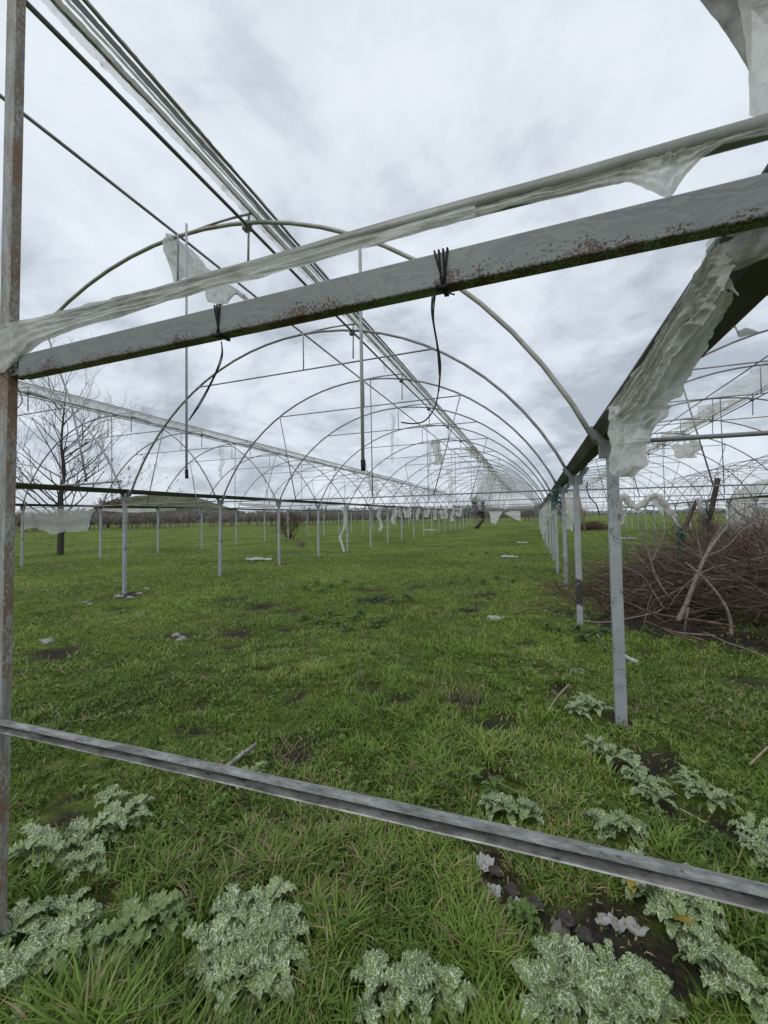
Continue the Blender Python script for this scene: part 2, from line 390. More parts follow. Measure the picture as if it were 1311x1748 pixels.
# ------------------------------------------------------------------ grass (one uncountable mass)
LUSH = [(on_g(300, 1700), .5, 2.), (on_g(600, 1690), .5, 1.6), (on_g(1270, 1540), .45, 1.9), (on_g(880, 1480), .13, 1.8), (on_g(1000, 1250), .4, 1.3),
        (on_g(60, 1560), .3, 1.7), (on_g(800, 1330), .35, 1.4), (on_g(830, 1700), .3, 1.5), (on_g(1230, 1640), .3, 1.8)]
BARE = []     # filled by the plants: blades stay out of their hearts
def grass(n, r0, r1, hscale):
    base = np.array([-math.sin(YAW), math.cos(YAW)])
    r = r0*(r1/r0)**rng.random(n); th = (rng.random(n)-.5)*R(112)
    c, s = np.cos(th), np.sin(th)
    dx = base[0]*c-base[1]*s; dy = base[0]*s+base[1]*c
    X = dx*r-base[0]*.25; Y = dy*r-base[1]*.25
    sf = soil_f(X, Y); keep = rng.random(n) > np.clip(sf*.93+.25*(vfbm(X*2.2+5, Y*2.2, 2) < .36), 0, .97)
    for (b, br) in BARE: keep &= (np.hypot(X-b.x, Y-b.y) > br*(.6+.6*rng.random(n)))
    X, Y, r, sf = X[keep], Y[keep], r[keep], sf[keep]; n = len(X); Z = gh(X, Y)-.005
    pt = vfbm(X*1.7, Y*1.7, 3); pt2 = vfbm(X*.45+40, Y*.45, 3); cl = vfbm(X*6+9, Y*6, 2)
    lush = np.ones(n)
    for (b, br, k) in LUSH: lush = np.maximum(lush, 1+(k-1)*np.clip(1.4-np.hypot(X-b.x, Y-b.y)/br, 0, 1))
    H = (.026+.050*rng.random(n)**1.8)*(.55+.95*pt)*(.25+1.5*cl)*lush*hscale*(1-.5*sf)*(1+np.clip((2.0-r)/3.5, 0, .3))
    W = (.0012+.0018*rng.random(n))*(.85+.3*lush)+r*.00036
    az = rng.random(n)*6.283; lean = (.25+.95*rng.random(n))*H; ux, uy = np.cos(az), np.sin(az)
    fa = az+1.57+(rng.random(n)-.5)*1.4; wx, wy = np.cos(fa), np.sin(fa)
    V = np.empty((n, 7, 3)); k = 0
    for t, wf in ((0, .8), (.4, 1.), (.75, .72)):
        px = X+ux*lean*t**1.8; py = Y+uy*lean*t**1.8; pz = Z+H*(t-.28*t*t)
        for sg in (-1, 1):
            V[:, k, 0] = px+sg*wx*W*wf; V[:, k, 1] = py+sg*wy*W*wf; V[:, k, 2] = pz; k += 1
    V[:, 6, 0] = X+ux*lean*1.05; V[:, 6, 1] = Y+uy*lean*1.05; V[:, 6, 2] = Z+H*.70
    b = (np.arange(n)*7)[:, None]
    T = np.array([[0, 1, 3], [0, 3, 2], [2, 3, 5], [2, 5, 4], [4, 5, 6]])
    F = (b[:, None, :]+T[None]).reshape(-1, 3)
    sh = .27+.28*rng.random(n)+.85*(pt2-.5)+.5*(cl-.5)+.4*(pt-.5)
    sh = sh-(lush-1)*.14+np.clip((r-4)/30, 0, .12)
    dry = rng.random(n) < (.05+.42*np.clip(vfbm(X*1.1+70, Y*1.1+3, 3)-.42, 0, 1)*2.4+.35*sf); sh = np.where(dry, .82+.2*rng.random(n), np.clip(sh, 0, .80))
    return V.reshape(-1, 3), F, np.repeat(sh, 7)
def broadleaf(n, r0, r1):
    base = np.array([-math.sin(YAW), math.cos(YAW)]); r = r0*(r1/r0)**rng.random(n); th = (rng.random(n)-.5)*R(112)
    c, s_ = np.cos(th), np.sin(th); X = (base[0]*c-base[1]*s_)*r-base[0]*.25; Y = (base[0]*s_+base[1]*c)*r-base[1]*.25
    pat = vfbm(X*1.3+90, Y*1.3+11, 3); keep = (rng.random(n) < np.clip((pat-.47)*4, .10, .8)) & (soil_f(X, Y) < .7); 
    for (b, br) in BARE: keep &= (np.hypot(X-b.x, Y-b.y) > br*1.1)
    X, Y, r = X[keep], Y[keep], r[keep]; n = len(X); Z = gh(X, Y)+.006
    k = 6; V = []; A = []
    size = (.008+.018*rng.random(n)**2)*(1+r*.06); tone = .25+.45*rng.random(n); hgt = .02+.035*rng.random(n)
    for j in range(k):
        a = j*6.283/k+rng.random(n)*.7; L_ = size*(.7+.6*rng.random(n)); w_ = L_*(.28+.16*rng.random(n)); ux, uy = np.cos(a), np.sin(a); up = hgt*(.4+rng.random(n))
        P = np.empty((n, 5, 3))
        for q, (t, sg, zz) in enumerate(((.1, 0, .0), (.6, 1, .75), (.6, -1, .75), (1., 0, .7), (.55, 0, .55))):
            P[:, q, 0] = X+ux*L_*t-uy*w_*sg; P[:, q, 1] = Y+uy*L_*t+ux*w_*sg; P[:, q, 2] = Z+up*zz
        V.append(P); A.append(np.repeat(tone+.1*rng.random(n), 5))
    V = np.concatenate(V); m_ = len(V); b = (np.arange(m_)*5)[:, None]; T = np.array([[0, 1, 4], [0, 4, 2], [1, 3, 4], [4, 3, 2]])
    F = (b[:, None, :]+T[None]).reshape(-1, 3); o = np_mesh('broadleaf_weeds', V.reshape(-1, 3), F, M['broadleaf'], {'shade': np.concatenate(A)})
    tag(o, 'tiny broad-leaved weeds growing all through the turf', 'weeds', kind='stuff')
def all_grass(q=1.):
    broadleaf(26000, .9, 14)
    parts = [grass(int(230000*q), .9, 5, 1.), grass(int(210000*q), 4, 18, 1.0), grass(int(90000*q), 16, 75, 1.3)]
    V = []; F = []; A = []; o = 0
    for v, f, a in parts: V.append(v); F.append(f+o); A.append(a); o += len(v)
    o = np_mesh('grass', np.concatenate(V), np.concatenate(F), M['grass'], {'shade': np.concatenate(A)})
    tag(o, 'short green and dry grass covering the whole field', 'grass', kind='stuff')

# ------------------------------------------------------------------ greenhouse skeleton
A1, SP, NF = 3.494, 2.754, 20
XR, XL = .554, -8.211; W_ = XR-XL; MID = (XR+XL)/2
ZC = 3.35-4.73+EYE; RAD = 4.73; ZG = .59+EYE     # arch circle centre height, radius, gutter level
def arc_z(dx): return ZC+math.sqrt(RAD**2-dx**2)
def fy(i): return A1+(i-1)*SP
def arch_pts(half, n=28):
    e = math.asin(half/RAD); return [(RAD*math.sin(-e+2*e*k/n), 0, ZC+RAD*math.cos(-e+2*e*k/n)) for k in range(n+1)]
def make_arch(truss, worn=False, vent=True, collar=True, tie=True, r=.021, drop=True, full=True):
    """one hoop, origin on the ground under its crown; children are real sub-parts"""
    half = W_/2-.07
    a = MB().tube(arch_pts(half), r, 8).build('arch', M['pipe_worn'] if worn else M['pipe'], None, True)
    def sub(name, mb, mat=M['pipe']):
        o = mb.build(name, mat, a, True); return o
    if collar: sub('collar', MB().tube([(-2.40, -.03, 2.68+EYE), (2.40, -.03, 2.68+EYE)], .013, 6))
    if vent:
        pts = [(-.12+1.15*t, .03, arc_z(0)+.012+.10*math.sin(t*1.7)-.10*t) for t in [k/8 for k in range(9)]]
        sub('vent_rib', MB().tube(pts, .014, 6))
    if collar: sub('strut', MB().tube([(.04, -.03, arc_z(.0)), (.04, -.03, 2.68+EYE)], .011, 6))
    if drop: sub('strut', MB().tube([(1.0, .02, arc_z(1)+.1), (.99, .02, 2.76+EYE)], .012, 6).box((.94, -.02, arc_z(1)-.07), (1.02, .05, arc_z(1)+.02)))
    if truss:
        if tie: sub('tie_rod', MB().tube([(-half-.02, -.04, .51+EYE), (0, -.04, .49+EYE), (half+.02, -.04, .51+EYE)], .015, 6))
        sub('strut', MB().tube([(.22, -.04, arc_z(.22)), (.23, -.04, .49+EYE)], .013, 6))
        sub('strut', MB().tube([(2.37, -.04, 2.69+EYE), (1.72, -.04, .50+EYE)], .013, 6))
        sub('strut', MB().tube([(-2.37, -.04, 2.69+EYE), (-1.9, -.04, .50+EYE)], .013, 6))
    return a
def kids(o): return [x for x in bpy.data.objects if x.parent == o]
def dup(o, parent, loc, rz=0.):
    c = o.copy(); S.collection.objects.link(c); c.parent = parent; c.location = loc; c.rotation_euler = (0, 0, rz)
    for ch in kids(o):
        d = ch.copy(); S.collection.objects.link(d); d.parent = c
    return c
def make_post(mat, ht=ZG-.045, wd=.038):
    p = MB().box((-wd, -wd*.75, -.15), (wd, wd*.75, ht)).build('post', mat, None, bevel=.006)
    # forked bracket that carries the gutter and both hoops
    b = MB(); y0, y1 = -wd*.75-.004, wd*.75+.004
    for sg in (-1, 1):
        q = [(sg*.02, ht-.13), (sg*.085, ht-.13), (sg*.085, ht-.03), (sg*.135, ht+.075), (sg*.10, ht+.10), (sg*.045, ht-.002), (sg*.02, ht-.002)]
        if sg < 0: q = q[::-1]
        b.prism([[(x, y0, z) for x, z in q], [(x, y1, z) for x, z in q]])
        b.tube([(sg*.10, 0, ht+.02), (sg*.15, 0, ht+.11)], .027, 8)
    b.build('bracket', M['bead'] if mat != M['post_far'] else mat, p)
    return p
def make_gutter(y0, y1, n=2, z=ZG+.02):
    mb = MB(); out = [(-.125, .115), (-.115, .12), (-.06, .0), (.06, .0), (.115, .12), (.125, .115), (.068, -.006), (-.068, -.006)]
    out = [(-.112, .080), (-.098, .084), (-.046, .006), (.046, .006), (.098, .084), (.112, .080), (.112, .070), (.054, -.006), (-.054, -.006), (-.112, .070)]
    secs = []; k = max(2, int((y1-y0)/1.37)+1)
    for i in range(k+1):
        y = y0+(y1-y0)*i/k; dz = .006*fbm(y*.7, 3); dx = .006*fbm(y*.6, 9)
        secs.append([(x+dx, y, z+zz-.02+dz) for x, zz in out[::-1]])
    return mb.prism(secs)
POSTN = make_post(M['post']); POSTS = make_post(M['post_stained']); POSTF = make_post(M['post_far'])
A_EVEN = make_arch(False); A_ODD = make_arch(True); A_FIRST = make_arch(False, worn=True, drop=True); 
protos = [POSTS, POSTN, POSTF, A_EVEN, A_ODD, A_FIRST]

def row(parent, x, frames, ox, near=3):
    for i in frames:
        jx, jy = random.uniform(-.02, .02), random.uniform(-.03, .03)
        p = dup(POSTS if (i == 2 and abs(x-XR) < .1) else POSTN if i <= near else POSTF, parent, (x-ox[0]+jx, fy(i)-ox[1]+jy, random.uniform(-.01, .01)), random.uniform(-.03, .03))
        if i == 2 and abs(x-XR) < .1: p['label'] = 'second right post, its lower half stained black'
        p.rotation_euler.x = random.uniform(-.006, .006); p.rotation_euler.y = random.uniform(-.006, .006)
def purlins(parent, mid, y0, y1, ox, bay):
    def ln(x, z, r, nm='purlin', mat=M['pipe'], a=y0, b=y1):
        n = int((b-a)/1.4); pts = [(x+.012*fbm(k*.5, bay), a+(b-a)*k/n, z+.014*fbm(k*.4, bay+7)) for k in range(n+1)]
        MB().tube(pts, r, 8).build(nm, mat, parent, True, org=ox)
    ln(mid+.0-.12+.06, arc_z(0)+.035, .016)                # ridge pipe
    ln(mid+1.00, arc_z(1.0)-.075, .017, mat=M['pipe_dark'])
    ln(mid+1.00, arc_z(0)+.015, .011, 'vent_rail'); ln(mid+1.19, arc_z(0)+.01, .012, 'vent_rail')

def bay(name, label, mid, frames, left_row, right_row, gutters, ylo, yhi, g0):
    ox = (mid, 0, 0)
    t = thing(name, label, 'greenhouse', ox, 'bays of the greenhouse skeleton')
    for i in frames:
        pr = A_ODD if (i % 2 and i > 1) else A_EVEN
        if i == 1: pr = A_FIRST
        a = dup(pr, t, (random.uniform(-.03, .03), fy(i), random.uniform(-.03, .02)), random.uniform(-.006, .006)); a.rotation_euler.x = random.uniform(-.012, .012); a.scale.z = random.uniform(.992, 1.006) if i > 1 else 1
    for x, fr in ((left_row, frames), (right_row, frames)):
        if x is not None: row(t, x, fr, ox)
    for x, a, b in gutters: make_gutter(a, b).__class__
    for x, a, b in gutters:
        g = make_gutter(a, b); g.v = [(v[0]+x, v[1], v[2]) for v in g.v]; g.build('gutter', M['gutter'], t, org=ox)
    purlins(t, mid, ylo, yhi, ox, g0)
    return t
YEND = fy(NF)+.3
main = bay('greenhouse_frame', 'middle bay of the bare greenhouse skeleton, open grass under its hoops', MID, range(1, NF+1), XL, XR,
           [(XR, .96, YEND), (XL, .96, YEND)], .96, YEND, 0)
left = bay('greenhouse_frame', 'left bay of the bare greenhouse skeleton, standing beside the bare tree', MID-W_, range(1, NF+1), XL-W_, None,
           [(XL-W_, .96, YEND)], 1.2, YEND, 20)
right = bay('greenhouse_frame', 'bay of the bare greenhouse skeleton on the right, over the brush pile', MID+W_, range(1, NF+1), None, XR+W_,
            [(XR+W_, 1.2, YEND)], 1.2, YEND, 40)
far_r = bay('greenhouse_frame', 'outermost right bay of the skeleton, seen behind the brush pile', MID+2*W_, range(5, NF-3), None, XR+2*W_,
            [(XR+2*W_, fy(5), fy(NF-4))], fy(5), fy(NF-4), 60)
# hanging rods of the first hoop, whose tie rod is gone
OX = (MID, 0, 0)
def hangrod(x, ztop, zbot, y=A1-.05, r=.014):
    h = MB().tube([(x, y, ztop), (x, y, zbot+.09)], r*.9, 8).build('hanging_rod', M['post_far'], main, True, org=OX)
    MB().tube([(x, y, zbot+.10), (x+.004, y, zbot)], r*1.25, 8).build('black_end', M['cord'], h, True, org=OX)
    h['label'] = 'rod hanging free from the first hoop with a black lower end'
hangrod(-3.60, arc_z(.2)-.0, .46+EYE); hangrod(-1.475, 2.70+EYE, .43+EYE, r=.019)
# loose tie of the right bay at the first frame
MB().tube([(XR+.15, A1-.05, .53+EYE), (5, A1-.05, .50+EYE), (XR+W_, A1-.05, .52+EYE)], .017, 8).build('tie_rod', M['pipe'], right, True, org=(MID+W_, 0, 0))
# leaning and loose pipes of the left bay
def wpts(l, y): return [on_y(px, py, y) for px, py in l]
MB().tube(wpts([(82, 575), (104, 640), (122, 690), (136, 760), (148, 822)], 5.3), .017, 8).build('bent_rod', M['pipe'], left, True, org=(MID-W_, 0, 0))
MB().tube(wpts([(-60, 842), (22, 835), (100, 829), (150, 826), (207, 821)], 5.0), .018, 8).build('loose_pipe', M['pipe'], left, True, org=(MID-W_, 0, 0))
for p in protos:
    for k in kids(p): bpy.data.objects.remove(k)
    bpy.data.objects.remove(p)

# ------------------------------------------------------------------ end frame nearest the camera
YF = .90
ef = thing('end_frame', 'rusty grey steel end frame nearest the camera, with cords tied round its beam', 'frame', (-1.79, YF, 0))
EO = (-1.79, YF, 0)
x0, x1 = -1.79, .75; zt = .604+EYE; zb = .524+EYE
bm_ = MB().box((x0+.06, YF, zb), (x1, YF+.038, zt))
o = bm_.build('beam', M['beam'], ef, org=EO, bevel=.004); o['label'] = 'square grey beam with flaking paint and rust spots'
# put the paint chips on the lower part: object space starts at the beam's underside
for v in o.data.vertices: v.co.z -= zb
o.location.z = zb
MB().box((x0-.01, YF+.006, zb+.012), (x0+.075, YF+.05, zt-.014)).build('bracket', M['pipe_dark'], ef, org=EO, bevel=.003)
for bx_, bz_ in ((x0+.02, zb+.03), (x0+.05, zb+.045)):
    MB().tube([(bx_, YF-.002, bz_), (bx_, YF+.008, bz_)], .007, 6).build('bolt', M['pipe_dark'], ef, org=EO)
def lp(z): return -1.822-.013*(1.9-z)
secs = []
for z in (-.1, .3, .9, 1.5, 2.1, 2.8, 3.6):
    c = lp(z); h = .031; secs.append([(c-h, YF, z), (c+h, YF, z), (c+h, YF+.034, z), (c-h, YF+.034, z)])
o = MB().prism(secs).build('post', M['left_post'], ef, org=EO, bevel=.006); o['label'] = 'upright post with rust running down its painted faces'
n_ = 24
MB().tube([(-2.4+(3.4)*k/n_, YF+.02, .700+EYE+.004*fbm(k*.3, 5)) for k in range(n_+1)], .0205, 14).build('top_pipe', M['pipe_olive'], ef, True, org=EO)
# hoop of the end frame rising past the right edge of the view
e = math.asin((W_/2-.07)/RAD); pts = []
for k in range(14):
    a = e-.0-.26*k/13; pts.append((a, 0))
arc = [(MID+.135+RAD*math.sin(a), YF+.03, ZC+RAD*math.cos(a)) for a, _ in pts]
MB().tube(arc, .014, 10).build('hoop', M['pipe'], ef, True, org=EO)
# lower lock rail: an open channel facing the camera
rp = [on_y(-60, 1226, .86), on_y(0, 1238, .86), on_y(330, 1309, .86), on_y(655, 1381, .86), on_y(1000, 1459, .86), on_y(1311, 1533, .86), on_y(1420, 1560, .86)]
prof = [(-.002, .0165), (-.012, .0155), (-.013, .0125), (-.002, .0112), (.0095, .0100), (.0100, .0030), (.0040, -.0010), (.0075, -.0030), (.0020, -.0062), (-.0020, -.0085), (-.0125, -.0125), (-.0145, -.0150), (-.011, -.0168), (.0, -.0165), (.014, -.013), (.014, .0135), (.004, .0165)]
def seg_interp(P, n):
    out = []
    for i in range(len(P)-1):
        for k in range(n): out.append(P[i].lerp(P[i+1], k/n))
    return out+[P[-1]]
rs = seg_interp(rp, 10)
o = MB().prism([[(p.x, p.y+dy*1.15, p.z+dz*(.86+.02*fbm(p.x*9, 1))+.0016*fbm(p.x*3, 4)) for dy, dz in prof] for p in rs]).build('lock_rail', M['rail'], ef, org=EO)
o['label'] = 'weathered grooved zinc rail crossing low in front'

# ------------------------------------------------------------------ film
def film(name, label, rows, mat, nu=60, nv=18, fold=.02, folds=4, crumple=.02, ragged=.0, hole=.0, axis=(0, 1, 0), seed=0, cat='plastic film', group=None, parent=None, kfreq=9., long_folds=True, stretch=.35, rfreq=3.5):
    """rows: list of (edge_a, edge_b) 3D pairs along the film"""
    m = len(rows); g = []; ax = Vector(axis); RF = rfreq
    LEN = sum(((rows[k+1][0]+rows[k+1][1])-(rows[k][0]+rows[k][1])).length*.5 for k in range(m-1)); WID = sum((b-a).length for a, b in rows)/m
    for i in range(nu+1):
        t = i/nu*(m-1); k = min(int(t), m-2); f = t-k; f = f*f*(3-2*f)*.5+f*.5
        a = rows[k][0].lerp(rows[k+1][0], f); b = rows[k][1].lerp(rows[k+1][1], f); r = []
        wd = (b-a).length
        uu = LEN*t/(m-1)
        for j in range(nv+1):
            s = j/nv
            ss = s
            if ragged and s > .5:
                ss = .5+(s-.5)*(1+ragged*(1.2*fbm(uu*RF+seed, seed*3.1)+.5*fbm(uu*RF*4, seed*1.7+5)))
            p = a.lerp(b, ss)
            ph = folds*math.pi*(s+.22*fbm(uu*1.3/max(WID, .05)*.25, seed, s*1.5)) if long_folds else folds*math.pi*(i/nu+.1*fbm(s*2, seed))
            amp = fold*min(1, wd/.06)*(.5+.8*abs(fbm(i*.05+3, seed+2)))
            ww = s*WID; kf = kfreq
            rd = (1-2.4*abs(fbm(uu*kf*stretch+seed, ww*kf, seed, 3)))          # sharp creases
            d = amp*(abs(math.sin(ph))*2-1)+crumple*.55*rd+crumple*.3*fbm(uu*kf*2.2, ww*kf*3.1, seed+4, 4)
            p = p+ax*d+Vector((0, 0, 1))*crumple*.25*fbm(uu*kf+seed, ww*kf+9, seed, 4)
            r.append(p)
        g.append(r)
    mb = MB(); rr = random.Random(seed)
    def keep(i, j):
        if hole and fbm(i*.13+seed, j*.22, seed+.5)+.25*fbm(i*.5, j*.5, seed) > .75-hole: return False
        return True
    mb.grid(g, 0, keep)
    org = rows[0][0]
    o = mb.build(name, mat, parent, True, org=org if parent is None else (parent.location))
    if parent is None: tag(o, label, cat, group)
    return o
def PY(l, y): return [(on_y(a, b, y), on_y(c, d, y)) for a, b, c, d in l]
def PX(l): return [(on_x(a, b, x1_), on_x(c, d, x2_)) for a, b, c, d, x1_, x2_ in l]

# film rolled along the top pipe, flaring at the left and with a torn flap on the right
rowsP = [(-30, 560, -30, 640), (0, 556, 8, 632), (40, 546, 30, 612), (85, 535, 70, 582), (140, 522, 130, 557), (200, 508, 200, 541), (300, 482, 300, 506), (430, 449, 430, 474), (560, 418, 560, 440),
         (700, 382, 700, 398), (811, 354, 811, 370), (868, 338, 868, 351), (944, 317, 944, 339), (1028, 293, 1028, 317), (1066, 282, 1066, 309), (1101, 272, 1103, 318), (1130, 264, 1135, 331),
         (1142, 260, 1143, 337), (1154, 257, 1156, 319), (1173, 252, 1175, 291), (1200, 244, 1202, 264), (1234, 234, 1236, 245), (1311, 212, 1311, 227), (1390, 192, 1390, 206)]
film('plastic_film', 'long grey plastic film gathered along the near top pipe, with a torn triangular flap', PY(rowsP, YF-.004), M['film'], 170, 16, .007, 2.5, .007, .0, seed=3)
rowsQ = [(-30, 575, -30, 645), (10, 560, 4, 634), (60, 548, 44, 590), (140, 530, 140, 552), (260, 498, 255, 520), (430, 456, 430, 476), (640, 398, 640, 420), (811, 350, 811, 368)]
film('plastic_film', 'grey film strip twisted round the left end of the near top pipe', PY(rowsQ, YF-.012), M['film_white'], 90, 12, .006, 3.5, .008, .12, seed=8)
film('plastic_film', 'pale sheet of film hanging at the top right corner, behind the pipe', PY([(1262, -60, 1400, -60), (1264, 0, 1400, 0), (1274, 60, 1400, 60), (1281, 120, 1400, 120), (1281, 192, 1400, 185)], YF+.0), M['film'], 40, 18, .01, 2, .012, .0, seed=12)
film('plastic_film', 'darker grey film strip on the hoop at the top right corner', PY([(1165, -40, 1290, -60), (1190, 0, 1280, -5), (1214, 28, 1284, 30), (1240, 62, 1284, 64), (1262, 92, 1283, 94), (1278, 118, 1284, 119)], YF+.045), M['film_dirty'], 36, 10, .006, 1, .008, .0, seed=15)

# big torn film draped over the near end of the right gutter
r1 = [(1218, 392, 1250, 455, .44, .45), (1205, 425, 1226, 490, .44, .42), (1180, 478, 1208, 528, .44, .40), (1150, 525, 1182, 560, .44, .39), (1120, 572, 1150, 610, .44, .38), (1090, 625, 1118, 655, .44, .38), (1062, 665, 1090, 695, .44, .38), (1040, 698, 1060, 720, .44, .39)]
film('draped_film', 'folded upper layer of the torn film draped over the near right gutter', PX(r1), M['film'], 150, 44, .018, 6, .010, .22, axis=(1, 0, .3), seed=21, group='torn film on the near right gutter', kfreq=9, stretch=.12)
r2 = [(1225, 480, 1242, 500, .43, .45), (1196, 520, 1236, 530, .42, .46), (1170, 560, 1212, 578, .42, .46), (1140, 600, 1198, 598, .41, .46), (1115, 635, 1172, 645, .40, .45), (1090, 668, 1152, 686, .40, .44), (1065, 692, 1130, 706, .40, .42), (1045, 715, 1108, 735, .40, .41)]
film('draped_film', 'pale lower flap of the torn film hanging under the near right gutter', PX(r2), M['film_white'], 130, 34, .014, 2.5, .014, .38, axis=(1, 0, .2), seed=27, group='torn film on the near right gutter', kfreq=7, stretch=.4)
r3 = [(1040, 694, 1135, 690, .41, .43), (1040, 715, 1132, 712, .40, .42), (1040, 735, 1108, 745, .40, .41), (1043, 758, 1098, 755, .40, .40), (1044, 780, 1092, 760, .40, .40), (1042, 806, 1100, 794, .40, .40), (1048, 812, 1072, 815, .41, .40)]
film('draped_film', 'tattered tail of the torn film hanging beside the nearest right post', PX(r3), M['film_white'], 70, 46, .028, 3.5, .018, .2, axis=(1, 0, 0), seed=31, group='torn film on the near right gutter', kfreq=8, long_folds=True, stretch=.4)
r4 = [(1245, 395, 1400, 330, .44, .50), (1222, 410, 1400, 400, .44, .50), (1222, 456, 1340, 425, .44, .5), (1226, 470, 1311, 440, .44, .5)]
film('draped_film', 'flat sheet of film wrapped round the gutter end just under the beam', PX(r4), M['film'], 30, 24, .006, 1, .012, .05, axis=(1, 0, 0), seed=35, group='torn film on the near right gutter')
r5 = [(1228, 545, 1236, 556, .58, .58), (1246, 545, 1250, 562, .6, .6), (1258, 565, 1258, 577, .62, .62), (1270, 560, 1273, 574, .62, .62), (1290, 566, 1290, 569, .62, .62)]
film('film_strip', 'curled scrap of film sticking out beyond the right gutter', PX(r5), M['film_white'], 24, 6, .004, 1, .012, .1, axis=(1, 0, 0), seed=37)
r6 = [(1228, 475, 1238, 470, .45, .45), (1238, 490, 1248, 484, .45, .45), (1250, 500, 1252, 488, .45, .45), (1262, 507, 1262, 500, .45, .45)]
film('film_strip', 'short curled scrap of film against the dark underside of the right gutter', PX(r6), M['film_white'], 20, 6, .004, 1, .01, .1, axis=(1, 0, 0), seed=39)

# gathered film along the raised vent of each bay
def vent_film(mid, y0, y1, x0_, x1_, z0_, z1_, mat, label, seed, fold=.03, hole=.0, nu=260, nv=14, rag=.3):
    rows = []; n = 40
    for k in range(n+1):
        y = y0*(y1/y0)**(k/n)
        j = min(.05, (x1_-x0_)*.25)*fbm(y*.9, seed); rows.append((Vector((mid+x1_, y, z1_)), Vector((mid+x0_+j, y, z0_+.4*j))))
    return film('vent_film', label, rows, mat, nu, nv, fold, 2.5, .006+fold*.3, rag, hole, axis=(.2, 0, 1), seed=seed, cat='plastic film', group='films along the roof vents', kfreq=3)
ZR = arc_z(0)
def strip(x0_, x1_, dz0, dz1, mat, label, seed, y0=1.0, y1=30, mid=MID, fold=.008, hole=0., nv=8, rag_=.25, nu=260):
    vent_film(mid, y0, y1, x0_, x1_, ZR+dz0, ZR+dz1, M[mat], label, seed, fold, hole, nu, nv, rag_)
strip(.94, 1.0, -.01, .0, 'film_clear', 'thin clear film edge hanging under the middle roof vent', 42, fold=.003, rag_=.5)
strip(.995, 1.055, .0, .012, 'film_ribbon', 'tan gathered film ribbon along the roof vent of the middle bay', 41, fold=.006, rag_=.08)
strip(1.075, 1.10, .01, .012, 'film_ribbon', 'narrow white film ribbon along the middle roof vent', 48, fold=.003, rag_=.03)
strip(1.105, 1.155, .012, .014, 'film_grey', 'dark grey film band along the middle roof vent', 49, fold=.002, rag_=.02)
strip(1.165, 1.215, .016, .01, 'film_ribbon', 'pale outer rim of film on the middle roof vent', 50, fold=.005, rag_=.08)
LV = 'clear film still standing along the left bay roof vent'
strip(1.02, 1.03, -.20, .02, 'film_clear', LV, 43, 3.5, 40, MID-W_, .006, .03, 10, .0)
strip(.98, 1.06, -.22, -.17, 'film', 'gathered pale film along the foot of the left bay roof vent', 44, 3.5, 50, MID-W_, .02)
strip(1.0, 1.12, .0, .03, 'film', 'pale film rim along the top of the left bay roof vent', 52, 3.5, 50, MID-W_, .015)
strip(.25, .98, -.01, -.16, 'film_clear', 'tattered clear film left of the left bay roof vent', 53, 3.5, 30, MID-W_, .02, .55, 12)
strip(.05, 1.15, .0, .01, 'film_clear', 'clear film still stretched over the right bay roof vent', 45, 7.0, 14.6, MID+W_, .015, 0, 14, .1)
strip(1.0, 1.14, -.03, .03, 'film', 'gathered film rim along the right bay roof vent', 54, 4.0, 50, MID+W_, .02)
strip(.35, 1.1, -.03, .01, 'film', 'remains of film along the far part of the right roof vent', 46, 15, 45, MID+W_, .04, .35, 14)
strip(.6, 1.15, -.04, .01, 'film', 'remains of film along the far part of the middle roof vent', 47, 20, 57, MID, .04, .4, 14)

# rag on the ridge pipe between the first two hoops
rg = [(283, 398, 275, 412), (298, 404, 276, 430), (318, 420, 293, 478), (340, 442, 316, 472), (362, 462, 345, 486), (385, 480, 352, 516), (397, 490, 372, 521), (404, 492, 384, 520), (412, 500, 398, 500), (425, 510, 418, 514)]
yr = [3.6, 3.8, 4.05, 4.35, 4.6, 4.9, 5.05, 5.15, 5.25, 5.4]
rows = []
for (a, b, c, d), y in zip(rg, yr):
    rows.append((on_x(a, b, MID-.09), on_x(c, d, MID-.09)))
film('film_rag', 'torn wrinkled rag of film hanging from the ridge pipe behind the first hoop', rows, M['film'], 50, 16, .02, 3, .05, .12, axis=(1, .2, 0), seed=51, kfreq=6)

def rag(px, py, w_, h_, y, label, mat='film', seed=0, sway=.1, taper=.5, group='film rags hanging from the frame'):
    top = on_y(px, py, y); rows = []; sc = (top-Vector((0, 0, EYE))).dot(Vector((-math.sin(YAW), math.cos(YAW), 0)))/FPX
    W2, H2 = w_*sc, h_*sc; n = 6
    for k in range(n+1):
        t = k/n; dx = sway*H2*fbm(t*2, seed)*2; wd = W2*(1-taper*t)*(1+.4*fbm(t*3, seed+2))
        rows.append((Vector((top.x+dx-wd/2, y, top.z-H2*t)), Vector((top.x+dx+wd/2, y+.05, top.z-H2*t*(1+.1*fbm(t, seed+4))))))
    film('film_rag', label, rows, M[mat], 20, 8, W2*.12, 2.5, W2*.12, .25, .05, axis=(.2, 1, 0), seed=seed, group=group, kfreq=2.5/max(W2, .1))
rag(745, 750, 14, 44, fy(6), 'bunched film rag hanging in the middle of the hoops, the highest in the middle bay', seed=61, mat='film', taper=.1)
rag(733, 752, 6, 60, fy(5), 'narrow film strand beside the bunched rag in the middle bay', seed=62, mat='film_clear')
rag(668, 705, 5, 85, fy(4), 'long thin film strand hanging from the third collar of the middle bay', seed=63, mat='film_clear', sway=.04)
rag(656, 612, 5, 24, fy(3), 'small film tatter under the vent rail of the middle bay', seed=64, mat='film_clear')
rag(768, 800, 10, 60, fy(8), 'slanting pale film strand deep inside the middle bay', seed=65, mat='film_clear', sway=.2)
